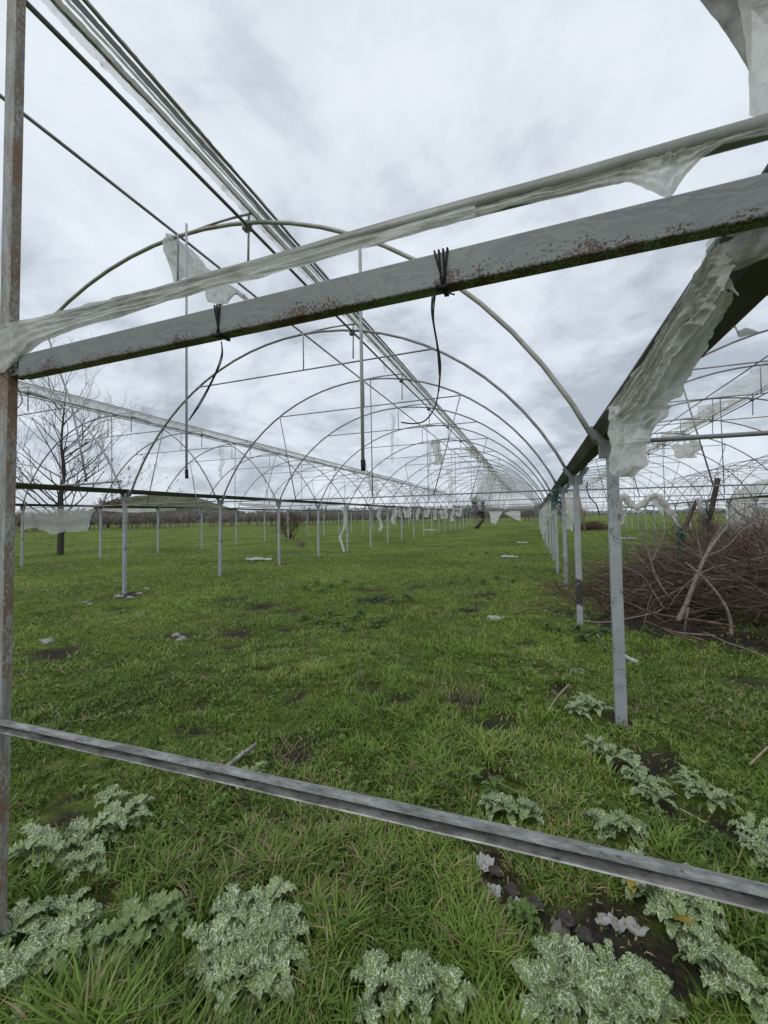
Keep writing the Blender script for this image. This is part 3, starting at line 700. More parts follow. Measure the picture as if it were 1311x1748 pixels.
rag(818, 815, 9, 55, fy(11), 'long grey film strand far down the middle bay', seed=66, mat='film_clear', sway=.05)
rag(832, 815, 22, 40, fy(13), 'broad pale film remnant high at the far end of the middle bay', seed=67, mat='film_clear')
rag(377, 765, 8, 55, fy(3), 'narrow film tatter hanging inside the left bay below its vent', seed=68, mat='film_clear', sway=.06)
rag(636, 815, 22, 30, fy(7), 'ragged film piece below the far part of the left roof vent', seed=69, mat='film_clear')
rag(1172, 742, 44, 40, fy(4), 'broad torn film piece hanging from the right bay vent', seed=58, mat='film_white', taper=.2)
rag(1205, 690, 30, 26, fy(3), 'thin torn film piece caught on the right bay collar', seed=59, mat='film_clear', taper=.4)
FR = 'film rags hanging from the gutters'
labs = ['longest white rag on the far left gutter, curling near the grass', 'square white rag on the far left gutter, next to the curling one', 'tiny white tatter on the far left gutter', 'broad short white rag midway along the far left gutter',
        'white rag like a pennant on the far left gutter', 'wide white rag hanging between distant left-row posts', 'narrow white rag beside the wide one, on the far left gutter', 'white rag with a ragged foot, far along the left gutter', 'slim white rag near the end of the far left gutter', 'last broad white rag before the dark leaning tree']
for k, (px, wd, ht) in enumerate([(647, 6, 40), (672, 9, 28), (682, 3, 16), (695, 15, 17), (712, 7, 20), (728, 10, 16), (742, 7, 20), (757, 16, 18), (772, 7, 22), (783, 12, 14), (586, 5, 76)]):
    i = max(2, min(20, round(1+((XL/math.tan(YAW-math.atan((px-655.5)/FPX))*-1)-A1)/SP))) if False else [8, 9, 9, 10, 11, 12, 13, 14, 15, 17, 6][k]
    y = fy(i); 
    top = on_x(px, 868, XL+.1); y = max(5, top.y)
    rag(px, 869+(915-px)*-.01, wd, ht, y, labs[k] if px != 586 else 'long thin white film strand reaching almost to the grass by a left-row post', seed=70+k, mat='film_white', group=FR if px != 586 else None, taper=.3)
# flat film pieces still lying along the left gutter and on the row beyond it
film('plastic_film', 'film piece hanging from the far left gutter in front of the bare tree', PY([(40, 868, 32, 905), (70, 869, 60, 900), (100, 868, 88, 912), (120, 868, 112, 908), (150, 868, 150, 907), (163, 869, 150, 885)], 9.3), M['film_clear'], 30, 12, .03, 2, .05, .12, axis=(0, 1, 0), seed=90)
film('plastic_film', 'pale film strip caught on the far left gutter beside the second left post', PY([(170, 868, 172, 871), (200, 868, 200, 874), (235, 868, 233, 875), (300, 868, 300, 871)], fy(5)), M['film_white'], 24, 6, .03, 2, .04, .2, axis=(0, 1, 0), seed=91)
film('plastic_film', 'pale film bundle hanging under the left gutter near the third left post', PY([(405, 858, 408, 862), (440, 860, 440, 867), (470, 862, 468, 870)], fy(4)+.4), M['film'], 24, 6, .03, 2, .05, .2, axis=(0, 1, 0), seed=92)
# film still closing the far end of the middle bay
def endwall():
    rows = []
    for k in range(13):
        px = 806+k*8.6; tp = 806+2.3*max(0, k-5)**1.15 if k > 2 else 858-18*k; rows.append((px, min(tp, 868), px, 868))
    film('plastic_film', 'pale film still closing the arched far end of the middle bay', PY(rows, fy(NF)), M['film_clear'], 40, 20, .05, 2, .1, .0, .06, axis=(0, 1, 0), seed=95)
    film('plastic_film', 'white film sheet hanging lowest at the far end, beside the dark leaning tree', PY([(835, 873, 838, 893), (850, 873, 846, 894), (858, 873, 852, 884)], fy(NF)-1), M['film_white'], 16, 8, .05, 2, .1, .2, axis=(0, 1, 0), seed=96)
    film('plastic_film', 'torn film arching between the far end posts of the middle bay', PY([(862, 875, 862, 877), (875, 872, 875, 884), (888, 873, 889, 890)], fy(NF)-.5), M['film_white'], 16, 8, .05, 2, .1, .2, axis=(0, 1, 0), seed=97)
endwall()
# right row: rags, nets and a snaking roll of film
film('plastic_film', 'creased curtain of film hanging behind the second right post', PY([(968, 836, 962, 900), (976, 834, 972, 905), (984, 840, 978, 905)], fy(5)), M['film'], 20, 12, .08, 3, .08, .15, axis=(0, 1, 0), seed=101)
film('plastic_film', 'dirty film hanging along the far right-hand posts', PX([(922, 872, 922, 905, XR-.05, XR-.05), (930, 862, 927, 930, XR-.05, XR-.05), (937, 852, 934, 880, XR-.05, XR-.05), (944, 848, 941, 885, XR-.05, XR-.05)]), M['film'], 24, 12, .05, 2, .08, .25, axis=(1, 0, 0), seed=102)
def c8(l, y): return [on_y(930+a*.2906, 680+b*.2906, y) for a, b in l]
YS = 9.5
sn = c8([(430, 690), (440, 600), (462, 575), (490, 610), (540, 640), (585, 615), (620, 575), (655, 572), (690, 600), (725, 655), (760, 700)], YS)
def smooth(P, n=5):
    out = []
    for i in range(len(P)-1):
        p0 = P[max(i-1, 0)]; p1 = P[i]; p2 = P[i+1]; p3 = P[min(i+2, len(P)-1)]
        for k in range(n):
            t = k/n; out.append(.5*((2*p1)+(-p0+p2)*t+(2*p0-5*p1+4*p2-p3)*t*t+(-p0+3*p1-3*p2+p3)*t**3))
    return out+[P[-1]]
def roll(P, r, mat, name, label, seed, n=12, parent=None):
    P = smooth(P, 8); mb = MB(); mb.tube(P, [r*(1+.35*fbm(k*.25, seed)) for k in range(len(P))], n)
    mb.v = [tuple(Vector(v)+Vector((fbm(v[0]*9, v[2]*9, seed), fbm(v[0]*7, v[2]*9, seed+3), fbm(v[0]*9, v[2]*11, seed+5)))*r*.5) for v in mb.v]
    o = mb.build(name, mat, None, True, org=P[0]); return tag(o, label, 'plastic film')
roll(sn, .06, M['film'], 'film_roll', 'sagging S-shaped roll of pale film strung across the right bay', 5)
film('film_rag', 'frayed film rag hanging from the left end of the sagging film roll', PY([(1060, 848, 1048, 862), (1062, 858, 1050, 895), (1066, 870, 1056, 898), (1072, 860, 1066, 890)], YS), M['film'], 20, 12, .04, 3, .05, .3, axis=(0, 1, 0), seed=104)
film('film_rag', 'pointed pale rag hanging below the right bend of the film roll', PY([(1112, 848, 1108, 852), (1125, 852, 1124, 870), (1138, 862, 1132, 882)], YS), M['film_white'], 16, 8, .02, 2, .03, .1, axis=(0, 1, 0), seed=105)
pp = c8([(752, 690), (775, 735), (800, 772), (828, 745), (862, 670), (892, 600)], YS)
o = MB().tube(smooth(pp, 4), .035, 8).build('bent_tube', M['twig'], None, True, org=pp[0]); tag(o, 'dark V-shaped tube hanging left of the tallest leaning tube', 'tube')
q_ = c8([(752, 690), (775, 735), (796, 768)], YS-.05); o = MB().tube(q_, .032, 8).build('film_roll', M['film_white'], None, True, org=q_[0]); tag(o, 'short white film roll on the dark V-shaped tube', 'plastic film')
pp = c8([(900, 590), (925, 670), (948, 708), (970, 690), (990, 600), (1018, 470)], YS)
o = MB().tube(smooth(pp, 4), [.03]*8+[.045]*13, 8).build('bent_tube', M['bark'], None, True, org=pp[0]); tag(o, 'dark tube rising highest above the brush pile, hooked at its foot', 'tube')
q_ = c8([(898, 585), (922, 660), (946, 706)], YS-.06); o = MB().tube(q_, .04, 8).build('film_roll', M['film_white'], None, True, org=q_[0]); tag(o, 'slanting white film roll at the foot of the tallest dark tube', 'plastic film')
def net(px, py, w_, h_, y, label, seed):
    rows = []; n = 5
    c = on_y(px, py, y); sc = .0; mb = MB(); rr = random.Random(seed)
    sx = (on_y(px+w_, py, y)-c).length; sz = (on_y(px, py+h_, y)-c).length
    for k in range(70):
        p = [c+Vector((rr.uniform(-.5, .5)*sx, rr.uniform(-.08, .08), -rr.uniform(0, 1)*sz*.8))]
        for q in range(5): p.append(p[-1]+Vector((rr.gauss(0, .12)*sx, rr.gauss(0, .03), rr.gauss(-.06, .12)*sz)))
        mb.tube(p, .006, 4)
    o = mb.build('netting', M['net'], None, True, org=c); tag(o, label, 'netting')
net(950, 838, 16, 26, fy(3)+.1, 'green netting tangled round the head of the third right post', 1)
net(1162, 905, 8, 34, 8.6, 'green netting scrap hanging in front of the brush pile', 2)
net(1206, 870, 14, 40, YS+.3, 'green netting below the hooked dark tube', 3)

# cords round the beam
def cord(name, label, px, loops, tail, r=.0021):
    c0 = on_y(px, 500, YF-.008); t = thing(name, label, 'cord', (c0.x, YF, zb)); mb = MB(); rr = random.Random(int(px))
    for k in range(loops):
        xa = c0.x+(k-(loops-1)/2)*.010; xb = c0.x+rr.uniform(-.004, .004)+.004
        g = .003; lo = [Vector((xb, YF-g, zb-g)), Vector((xa, YF-g, zt+g)), Vector((xa, YF+.038+g, zt+g)), Vector((xb, YF+.038+g, zb-g)), Vector((xb, YF-g, zb-g))]
        mb.tube(seg_interp(lo, 3), r, 6)
    mb.tube([(c0.x-.012, YF-.008, zb-.004), (c0.x+.004, YF-.006, zb-.008), (c0.x+.016, YF-.004, zb-.003)], r*2.4, 6)
    mb.build('wrapping', M['cord'], t, True, org=t.location)
    for l in tail:
        P = smooth([on_y(a, b, YF-.002) for a, b in l], 6); MB().tube(P, r*.75, 6).build('tail', M['cord'], t, True, org=t.location)
cord('cord', 'black cord with short hanging loop, tied round the left part of the beam', 368, 3,
     [[(378, 583), (378, 606), (366, 640), (345, 680), (322, 718)], [(378, 583), (379, 612), (362, 652), (342, 690), (322, 718)], [(372, 578), (382, 578), (391, 580)]])
cord('cord', 'black cord with long curling tails, tied round the middle of the beam', 753, 4,
     [[(741, 503), (738, 530), (742, 560), (750, 610), (750, 650), (744, 690), (728, 716), (708, 723), (685, 721)], [(743, 503), (740, 540), (744, 575), (752, 620), (749, 668)], [(738, 503), (737, 535), (746, 590), (750, 640)], [(765, 500), (776, 503)]], .0024)
w0 = smooth([on_y(a, b, .885) for a, b in [(-20, 622), (10, 645), (28, 660), (38, 684), (26, 700)]], 5)
o = MB().tube(w0, .0015, 5).build('wire', M['cord'], None, True, org=w0[0]); tag(o, 'thin black wire hooked across the left rusty post', 'wire')

for k_, (lb, l, yy) in enumerate([('thin wire dangling from the black end of the left hanging rod', [(329, 812), (332, 835), (338, 862), (341, 880)], A1+.3), ('dark wire drooping behind the second right post', [(1003, 822), (1002, 836), (1008, 850), (1018, 862), (1024, 880)], fy(3))]):
    P_ = smooth([on_y(a, b, yy) for a, b in l], 4); o = MB().tube(P_, .005+.006*k_, 5).build('wire', M['cord'] if k_ else M['pipe'], None, True, org=P_[0]); tag(o, lb, 'wire')
# ------------------------------------------------------------------ trees and brush
def grow(mb, rr, p, d, length, r, depth, nseg=5, spread=.6, up=.1, kids_=(2, 4), shrink=.62, tips=None, minr=.004, crook=.12):
    pts = [p]; rad = [r]; dd = d.normalized()
    for k in range(nseg):
        dd = (dd+Vector((rr.gauss(0, crook), rr.gauss(0, crook), rr.gauss(0, crook)+up*.25))).normalized()
        pts.append(pts[-1]+dd*length/nseg); rad.append(max(minr, r*(1-.6*(k+1)/nseg)))
    mb.tube(pts, rad, 6 if r > .03 else 4 if r > .012 else 3, cap=False)
    if depth <= 0:
        if tips is not None: tips.append((pts[-1], dd))
        return
    for k in range(rr.randint(*kids_)):
        t = rr.uniform(.3, 1); i = min(int(t*nseg), nseg-1); q = pts[i].lerp(pts[i+1], t*nseg-i)
        ax = dd.orthogonal().normalized(); ax = Matrix.Rotation(rr.uniform(0, 6.28), 3, dd) @ ax
        nd = (dd*(1-spread*.5)+ax*spread*rr.uniform(.6, 1.1)+Vector((0, 0, up))).normalized()
        grow(mb, rr, q, nd, length*shrink*rr.uniform(.75, 1.2), rad[i]*.62, depth-1, max(3, nseg-1), spread, up, kids_, shrink, tips, minr, crook)
    if tips is not None: tips.append((pts[-1], dd))
def leaves(tips, rr, n, size):
    mb = MB()
    for k in range(n):
        p, d = rr.choice(tips); p = p+Vector((rr.gauss(0, .05), rr.gauss(0, .05), rr.gauss(0, .08)))
        a = Vector((rr.gauss(0, 1), rr.gauss(0, 1), rr.gauss(0, 1))).normalized(); b = a.orthogonal().normalized()
        mb.add([p, p+(a*.5+b*.3)*size, p+a*size, p+(a*.5-b*.3)*size], [(0, 1, 2, 3)])
    return mb
def bare_tree():
    rr = random.Random(4); b = on_g(103, 948); b.z = -.1
    t = thing('bare_tree', 'tall leafless tree with many upright branches, left of the nearest left-row post', 'tree', (b.x, b.y, 0))
    mb = MB(); tips = []
    tr = [b, b+Vector((.02, 0, .9)), b+Vector((0, .05, 1.8)), b+Vector((.0, 0, 2.9)), b+Vector((.05, .1, 4.0)), b+Vector((0, 0, 5.2)), b+Vector((.1, 0, 6.4)), b+Vector((.15, .1, 8.0))]
    tk = MB().tube(smooth(tr, 4), [.150-.0046*k for k in range(29)], 10); tk.build('trunk', M['bark'], t, True, org=t.location)
    for k in range(40):
        z = .9+6.6*(k/39)**1.05; f = z/8.2; q = Vector((b.x, b.y, z)); a = rr.uniform(0, 6.28) if k > 6 else k*1.1
        ln = (3.6-2.2*f)*rr.uniform(.75, 1.2); el_ = rr.uniform(.45, .95)+.3*f
        d = Vector((math.cos(a), math.sin(a), el_*1.05))
        grow(mb, rr, q, d, ln, .043*(1-f*.6), 3, 6, .55, .12, (2, 4), .64, tips, .0038, .10)
    mb.build('crown', M['bark'], t, True, org=t.location)
    leaves([x for x in tips if x[0].z < 4.6], rr, 330, .09).build('dead_leaves', M['dry_leaf'], t, org=t.location)
bare_tree()
def small_tree(name, label, px, py, height, spread_n, mat, seed, trunk=True, lean=0., y=None, cat='tree', depth=3, rad=.06, dist=None):
    rr = random.Random(seed); b = on_g(px, py) if dist is None else None
    if b is None: b = on_y(px, py, dist); b.z = 0
    t = thing(name, label, cat, (b.x, b.y, 0)); mb = MB(); tips = []
    if trunk:
        top = b+Vector((lean, 0, height*.3)); tk = MB().tube([b-Vector((0, 0, .1)), b.lerp(top, .5), top], [rad*1.6, rad*1.2, rad], 8); tk.build('trunk', M['bark'], t, True, org=t.location)
        starts = [top]*spread_n
    else: starts = [b+Vector((rr.gauss(0, .12), rr.gauss(0, .12), 0)) for _ in range(spread_n)]
    for s_ in starts:
        a = rr.uniform(0, 6.28); d = Vector((math.cos(a)*rr.uniform(.3, .9), math.sin(a)*rr.uniform(.3, .9), rr.uniform(.6, 1.2)))
        grow(mb, rr, s_, d, height*.45*rr.uniform(.8, 1.1), rad*.6, depth, 5, .6, .12, (3, 4), .62, tips, rad*.12, .12)
    mb.build('crown' if trunk else 'stems', mat, t, True, org=t.location)
    return t, tips
small_tree('bare_bush', 'leafless multi-stemmed bush standing beyond the third left-row post', 495, 920, 2.9, 22, M['twig'], 11, False, cat='bush', rad=.035)
small_tree('bare_tree', 'dark leaning leafless tree inside the far end of the middle bay', 812, 902, 3.6, 8, M['bark'], 12, True, 1.0, rad=.16)
small_tree('bare_tree', 'rounded reddish leafless tree beyond the field, behind the tall bare tree', 185, 898, 7.5, 10, M['twig'], 13, True, 0, dist=70, rad=.22)
small_tree('dry_shrub', 'low dry shrub in the grass between the left-row posts', 515, 934, .6, 18, M['twig_light'], 14, False, cat='bush', depth=2, rad=.02)

def brush():
    rr = random.Random(9); cx, cy = 5.0, 8.2
    t = thing('brush_pile', 'big heap of cut reddish-brown branches under the right bay', 'brush pile', (cx, cy, 0)); mb = MB(); mg = MB()
    def hgt(x, y):
        u = (x-cx)/4.0; v = (y-cy)/3.1; q = 1-u*u-v*v
        return 1.22*max(q, 0)**.6
    for k in range(8000):
        x = cx+3.8*math.sqrt(rr.random())*math.cos(a := rr.uniform(0, 6.28)); y = cy+2.9*math.sqrt(rr.random())*math.sin(a)
        h = hgt(x, y)*rr.random()**.45; ang = rr.gauss(3.0, .75) if rr.random() < .7 else rr.uniform(0, 6.28)
        el_ = rr.gauss(.05, .22)+(.25 if h > .8 else 0)
        d = Vector((math.cos(ang)*math.cos(el_), math.sin(ang)*math.cos(el_), math.sin(el_)))
        if rr.random() < .5: d.x, d.y = -d.x, -d.y
        ln = rr.uniform(.4, 1.5); r = rr.uniform(.002, .008)+(.008 if rr.random() < .06 else 0); n = 6
        p = Vector((x, y, max(h, .03))); P = [p]
        c = Vector((rr.gauss(0, .14), rr.gauss(0, .14), rr.gauss(-.02, .10)))
        for q in range(n):
            d = (d+c*.5+Vector((rr.gauss(0, .05), rr.gauss(0, .05), rr.gauss(0, .05)))).normalized(); z = P[-1]+d*ln/n; z.z = max(z.z, .02); P.append(z)
        tgt = mg if rr.random() < .26 else mb
        tgt.tube(P, [r*(1-.75*q/n) for q in range(n+1)], 4, cap=False)
        if rr.random() < .6:
            for _ in range(rr.randint(1, 3)):
                i = rr.randint(2, n-1); s_ = P[i]; e_ = (d+Vector((rr.gauss(0, .5), rr.gauss(0, .5), rr.gauss(.2, .4)))).normalized()*ln*.35
                mid_ = s_+e_*.5+Vector((rr.gauss(0, .03),)*3); tgt.tube([s_, mid_, s_+e_], [r*.5, r*.4, r*.2], 3, cap=False)
    # long upstanding whips over the top
    for k in range(560):
        x = cx+rr.uniform(-2.4, 3.4); y = cy+rr.uniform(-2.4, 2.2); h = hgt(x, y)*.7
        tgt = mg if rr.random() < .5 else mb
        grow(tgt, rr, Vector((x, y, h)), Vector((rr.gauss(-.1, .55), rr.gauss(0, .5), rr.uniform(.25, 1))), rr.uniform(.5, 1.1), rr.uniform(.006, .013), 2, 6, .5, .05, (1, 3), .6, None, .0022, .14)
    for o in (mb.build('brown_twigs', M['twig'], t, True, org=t.location), mg.build('grey_twigs', M['twig_light'], t, True, org=t.location)): tag(o, kind='stuff')
    # big lying and leaning branches of the front
    def B(l, y, r, mat='twig_light'):
        P = smooth([on_y(a, b, y+ (c if len(q) > 2 else 0)) for q in l for a, b, c in [(*q, 0)[:3]]], 5)
        P = [Vector((p.x, p.y, max(p.z, .03))) for p in P]
        o = MB().tube(P, [r*.68*(1-.5*k/len(P)) for k in range(len(P))], 8).build('branch', M[mat], t, True, org=t.location)
    Y0 = 5.95
    B([(1157, 1060), (1172, 1030), (1192, 978), (1210, 940), (1240, 900)], Y0-.2, .042)
    B([(1175, 1037), (1168, 1080)], Y0, .022)
    B([(1249, 1085), (1245, 1050), (1228, 1018), (1200, 985), (1170, 960)], Y0-.35, .026)
    B([(1255, 1070), (1210, 1062), (1160, 1055), (1110, 1045), (1050, 1020), (1010, 1005)], Y0-.1, .030, 'twig')
    B([(1201, 1093), (1170, 1085), (1130, 1072), (1100, 1060)], Y0-.45, .022, 'twig')
    B([(1230, 1114), (1190, 1100), (1150, 1082), (1110, 1064)], Y0-.5, .018, 'twig')
    B([(1222, 1085), (1180, 1082), (1150, 1078)], Y0-.4, .014)
    B([(995, 1060), (1035, 1062), (1110, 1048), (1130, 1040)], Y0+.2, .018)
    B([(1140, 1018), (1120, 985), (1112, 960), (1104, 935), (1095, 910)], Y0+.4, .020)
    B([(1112, 960), (1128, 925), (1136, 900), (1133, 870)], Y0+.4, .013)
    B([(1104, 935), (1100, 905), (1108, 880)], Y0+.4, .010)
    B([(1135, 1040), (1118, 1015), (1098, 985), (1065, 968)], Y0+.2, .012)
    B([(1311, 1126), (1285, 1112), (1240, 1096), (1200, 1078)], Y0-.6, .013)
    B([(1192, 978), (1215, 925), (1250, 880), (1290, 860)], Y0+.1, .018); B([(1200, 960), (1190, 915), (1188, 880)], Y0+.1, .012)
    B([(1205, 950), (1238, 935), (1268, 905), (1300, 885)], Y0+.1, .013)
    B([(1311, 1010), (1270, 1000), (1235, 1005), (1200, 1015)], Y0+.3, .017, 'twig')
brush()
def brush2():
    rr = random.Random(19); c = on_g(1010, 905); t = MB()
    for k in range(500):
        x = c.x+rr.gauss(0, .7); y = c.y+rr.gauss(0, .5); h = .7*math.exp(-((x-c.x)/1.2)**2)*rr.random(); a = rr.uniform(0, 6.28)
        d = Vector((math.cos(a), math.sin(a)*.5, rr.gauss(.1, .2))); t.tube([Vector((x, y, h+.02)), Vector((x, y, h+.05))+d*.5, Vector((x, y, max(.03, h)))+d*1.0], [.016, .012, .006], 3, cap=False)
    o = t.build('brush_pile', M['twig'], None, True, org=c); tag(o, 'small far heap of cut branches seen between the right posts', 'brush pile')
brush2()
# thin sprawling twigs around the right posts
def sprawl():
    rr = random.Random(29); mb = MB(); c = on_g(985, 1035)
    for k in range(70):
        a = rr.gauss(3.0, .9); p = Vector((c.x+rr.uniform(-.2, .9), c.y+rr.uniform(-.8, 1.6), .05)); d = Vector((math.cos(a), math.sin(a), rr.uniform(0, .5)))
        grow(mb, rr, p, d, rr.uniform(.5, 1.1), rr.uniform(.004, .009), 1, 6, .6, .02, (1, 3), .6, None, .0018, .12)
    o = mb.build('fallen_twigs', M['twig'], None, True, org=c); tag(o, 'thin twigs sprawling on the grass round the second right post', 'twigs')
sprawl()

# ------------------------------------------------------------------ distance: orchard, hill, plain
def orchard():
    rr = random.Random(31); mb = MB()
    for k in range(400):
        px = rr.uniform(-60, 1000); dist = rr.uniform(85, 120)
        r = ray(px, 880); q = math.hypot(r[0], r[1]); x, y = r[0]/q*dist, r[1]/q*dist
        if abs(x-MID) < 9 and y < 60: continue
        H = rr.uniform(2.8, 4.4); base = Vector((x, y, 0)); mb.tube([base, base+Vector((rr.gauss(0, .1), 0, H*.35))], [.13, .09], 3, cap=False)
        for j in range(26):
            a = rr.uniform(0, 6.28); s_ = base+Vector((0, 0, H*rr.uniform(.2, .5))); d = Vector((math.cos(a), math.sin(a), rr.uniform(.5, 2))).normalized()*H*rr.uniform(.3, .62)
            e_ = s_+d; mb.tube([s_, s_+d*.5+Vector((rr.gauss(0, .12), 0, .08)), e_], [.045, .03, .012], 3, cap=False)
            for z in range(2):
                f = rr.uniform(.4, .95); u = s_+d*f; mb.tube([u, u+Vector((rr.gauss(0, .45), rr.gauss(0, .3), rr.uniform(.1, .7)))], [.022, .01], 3, cap=False)
    o = mb.build('orchard', M['twig_grey_hazed'], None); tag(o, 'grey-brown band of leafless orchard trees beyond the field', 'orchard', kind='stuff')
orchard()
def treeline():
    rr = random.Random(33); mb = MB()
    for k in range(42000):
        px = rr.uniform(-100, 1400); dist = rr.uniform(230, 300); r = ray(px, 880); q = math.hypot(r[0], r[1])
        if px > 940: dist *= 2.6
        hh = 5.0+5.5*vn(np.array([px*.021]), np.array([3.3]))[0]+3*vn(np.array([px*.11]), np.array([8.3]))[0]
        if px > 600 and px < 760: hh += 3.5*math.exp(-((px-690)/45)**2)
        x, y = r[0]/q*dist, r[1]/q*dist; hh *= .62; z = hh*rr.random()**1.2; s_ = rr.uniform(.5, 1.1)
        a = Vector((rr.gauss(0, 1), rr.gauss(0, 1), rr.gauss(0, 1)))*s_; b = Vector((rr.gauss(0, 1), rr.gauss(0, 1), rr.gauss(0, 1)))*s_
        p = Vector((x, y, z)); mb.add([p, p+a, p+b], [(0, 1, 2)])
    m = Mat('far_trees'); n = m.noise(.05, 5, .6); mt = m.fin(m.bsdf(m.ramp(n, [(.35, (.13, .135, .135)), (.6, (.19, .19, .18)), (.75, (.22, .225, .17))]), 1, 0, None, .05))  # grey-brown wood; haze is painted in as a paler base colour
    o = mb.build('treeline', mt, None); tag(o, 'far-off low wood along the horizon', 'wood', kind='stuff')
treeline()
def hill():
    V = []; n = 60; m_ = 16; mb = MB(); g = []
    r = ray(285, 880); q = math.hypot(r[0], r[1]); c = Vector((r[0]/q*520, r[1]/q*520, 0)); side = Vector((-c.y, c.x, 0)).normalized()*-1; fwd = c.normalized()
    for i in range(n+1):
        row_ = []; u = -1+2*i/n
        for j in range(m_+1):
            v = -1+2*j/m_; prof_ = max(0, 1-abs(u)**2.2)*(1-.28*u if u > 0 else 1-.1*abs(u)); h = 33*prof_*max(0, 1-v*v)*(1+.10*fbm(u*3, v*2))
            if u < -.55: h *= max(0, (u+1)/.45)**.5
            p = c+side*u*95+fwd*v*150; row_.append(Vector((p.x, p.y, h-.5)))
        g.append(row_)
    mb.grid(g); m = Mat('hill_scrub'); n1 = m.noise(.045, 6, .65)
    mt = m.fin(m.bsdf(m.ramp(n1, [(.38, (.055, .060, .042)), (.5, (.095, .10, .062)), (.66, (.14, .145, .085))]), 1, 0, m.bump(n1, 1, 3), .05))
    o = mb.build('hill', mt, None, True); tag(o, kind='structure')
hill()
# clad tunnel beyond the right bay
def clad():
    y0 = 33.; y1 = y0+4; half = 3.9; mid = 17.2; sx = half/4.31
    t = thing('film_greenhouse', 'white film-clad tunnel behind the brush pile at the right edge', 'greenhouse', (mid, y0, 0))
    sec = [(mid-half, .05), (mid-half, 2.0)]+[(mid+half*math.sin(-1.4+2.8*k/24)/math.sin(1.4), 2.0+2.0*(math.cos(-1.4+2.8*k/24)-math.cos(1.4))/(1-math.cos(1.4))) for k in range(25)]+[(mid+half, 2.0), (mid+half, .05)]
    g = [[Vector((x+.03*fbm(x, k), y0+(y1-y0)*k/20, z+.03*fbm(x, k*1.3))) for x, z in sec] for k in range(21)]
    MB().grid(g).build('cover', M['film_white'], t, True, org=t.location)
    mb = MB(); gg = []
    for x, z in sec: gg.append([Vector((x, y0-.02, .25+(z-.25)*s_/10)) for s_ in range(11)])
    mb.grid(gg, 0, lambda i, j: not (10 < i < 16 and j < 5 and fbm(i*.9, j*.9) > -.2)).build('end_wall', M['film_clear'], t, True, org=t.location)
    for x in (mid-half*.5, mid, mid+half*.5): MB().tube([(x, y0-.06, 0), (x, y0-.06, 3.2)], .03, 6).build('post', M['post_far'], t, True, org=t.location)
clad()
tun = MB()
# ------------------------------------------------------------------ plants near the camera
def leaf_grid(base, az_, length, width, rise, droop, lobes, rr, crinkle=.11):
    nu, nv = 16, 6; u = Vector((math.cos(az_), math.sin(az_), 0)); s_ = Vector((-u.y, u.x, 0)); g = []; uv = []; ox, oy = rr.random()*5, rr.random()*5
    for i in range(nu+1):
        t = i/nu; c = base+u*length*(t-.08*t*t)+Vector((0, 0, 1))*(rise*length*math.sin(min(t*1.25, 1.6)*1.5)*.8-droop*length*t**3)
        prof_ = (math.sin(math.pi*min(1, t*.93+.05))**.75)*(.45+.55*abs(math.sin(lobes*math.pi*t+.6))**.8)
        r = []
        for j in range(nv+1):
            v = -1+2*j/nv
            wv = crinkle*width*math.sin(lobes*2*math.pi*t+v*2.2+ox)*abs(v)
            r.append(c+s_*v*width*prof_*.5+Vector((0, 0, 1))*(wv+.16*width*abs(v)*prof_)); uv.append((v*width*.5+ox, t*length+oy))
        g.append(r)
    return g, uv
def plant(name, label, spots, mat, L0=.155, W0=.072, n=(9, 13), lobes=5, rise=.38, droop=.20, seed=0, cat='plant', pale=1., group=None, bare=.115, yellow=0):
    rr = random.Random(seed); mb = MB(); UV = []; pl = []
    for (px, py, sc) in spots:
        b = on_g(px, py); z = float(gh(np.array([b.x]), np.array([b.y]))[0]); b.z = z
        BARE.append((b, bare*sc)); k = rr.randint(*n); a0 = rr.uniform(0, 6.28)
        for q in range(k):
            lay = q/k; L_ = L0*sc*rr.uniform(.75, 1.2)*(1-.35*lay); a = a0+q*2.4+rr.gauss(0, .2)
            g, uv = leaf_grid(b+Vector((rr.gauss(0, .01), rr.gauss(0, .01), .025+.04*lay)), a, L_, W0*sc*rr.uniform(.8, 1.2), rise*(.5+1.1*lay)*rr.uniform(.7, 1.2), droop*rr.uniform(.6, 1.2), lobes, rr)
            mb.grid(g, 1 if rr.random() < yellow else 0); UV += uv; pl += [pale*rr.uniform(.65, 1.15)]*len(uv)
    mb.uv = UV; org = on_g(*spots[0][:2]); o = mb.build(name, [M[mat], M['yellow_leaf']], None, True, org=org)
    at = o.data.attributes.new('pale', 'FLOAT', 'POINT'); at.data.foreach_set('value', np.array(pl, dtype=np.float32))
    return tag(o, label, cat, group)
GT = 'white-veined thistles in the grass'
plant('milk_thistle', 'broad white-veined thistle below the left end of the rail', [(100, 1480, 1.), (150, 1450, 1.1), (205, 1425, 1.), (190, 1385, .8), (60, 1470, .9), (150, 1500, .9), (235, 1400, .7)], 'thistle', seed=1, group=GT)
plant('milk_thistle', 'white-veined thistle in the bottom left corner', [(60, 1700, 1.), (90, 1650, 1.), (30, 1620, .9), (130, 1625, .8), (110, 1590, .7), (20, 1690, .9)], 'thistle', seed=2, group=GT)
plant('milk_thistle', 'largest white-veined thistle, low centre-left, its leaves spilling to the bottom edge', [(420, 1640, 1.15), (400, 1600, 1.), (450, 1580, .9), (480, 1640, 1.), (420, 1710, 1.1), (360, 1660, .9), (470, 1690, .9), (400, 1690, 1.)], 'thistle', seed=3, group=GT)
plant('milk_thistle', 'white-veined thistle peeping in at the middle of the bottom edge', [(640, 1735, .8), (710, 1745, .9), (770, 1745, .7)], 'thistle', seed=4, group=GT)
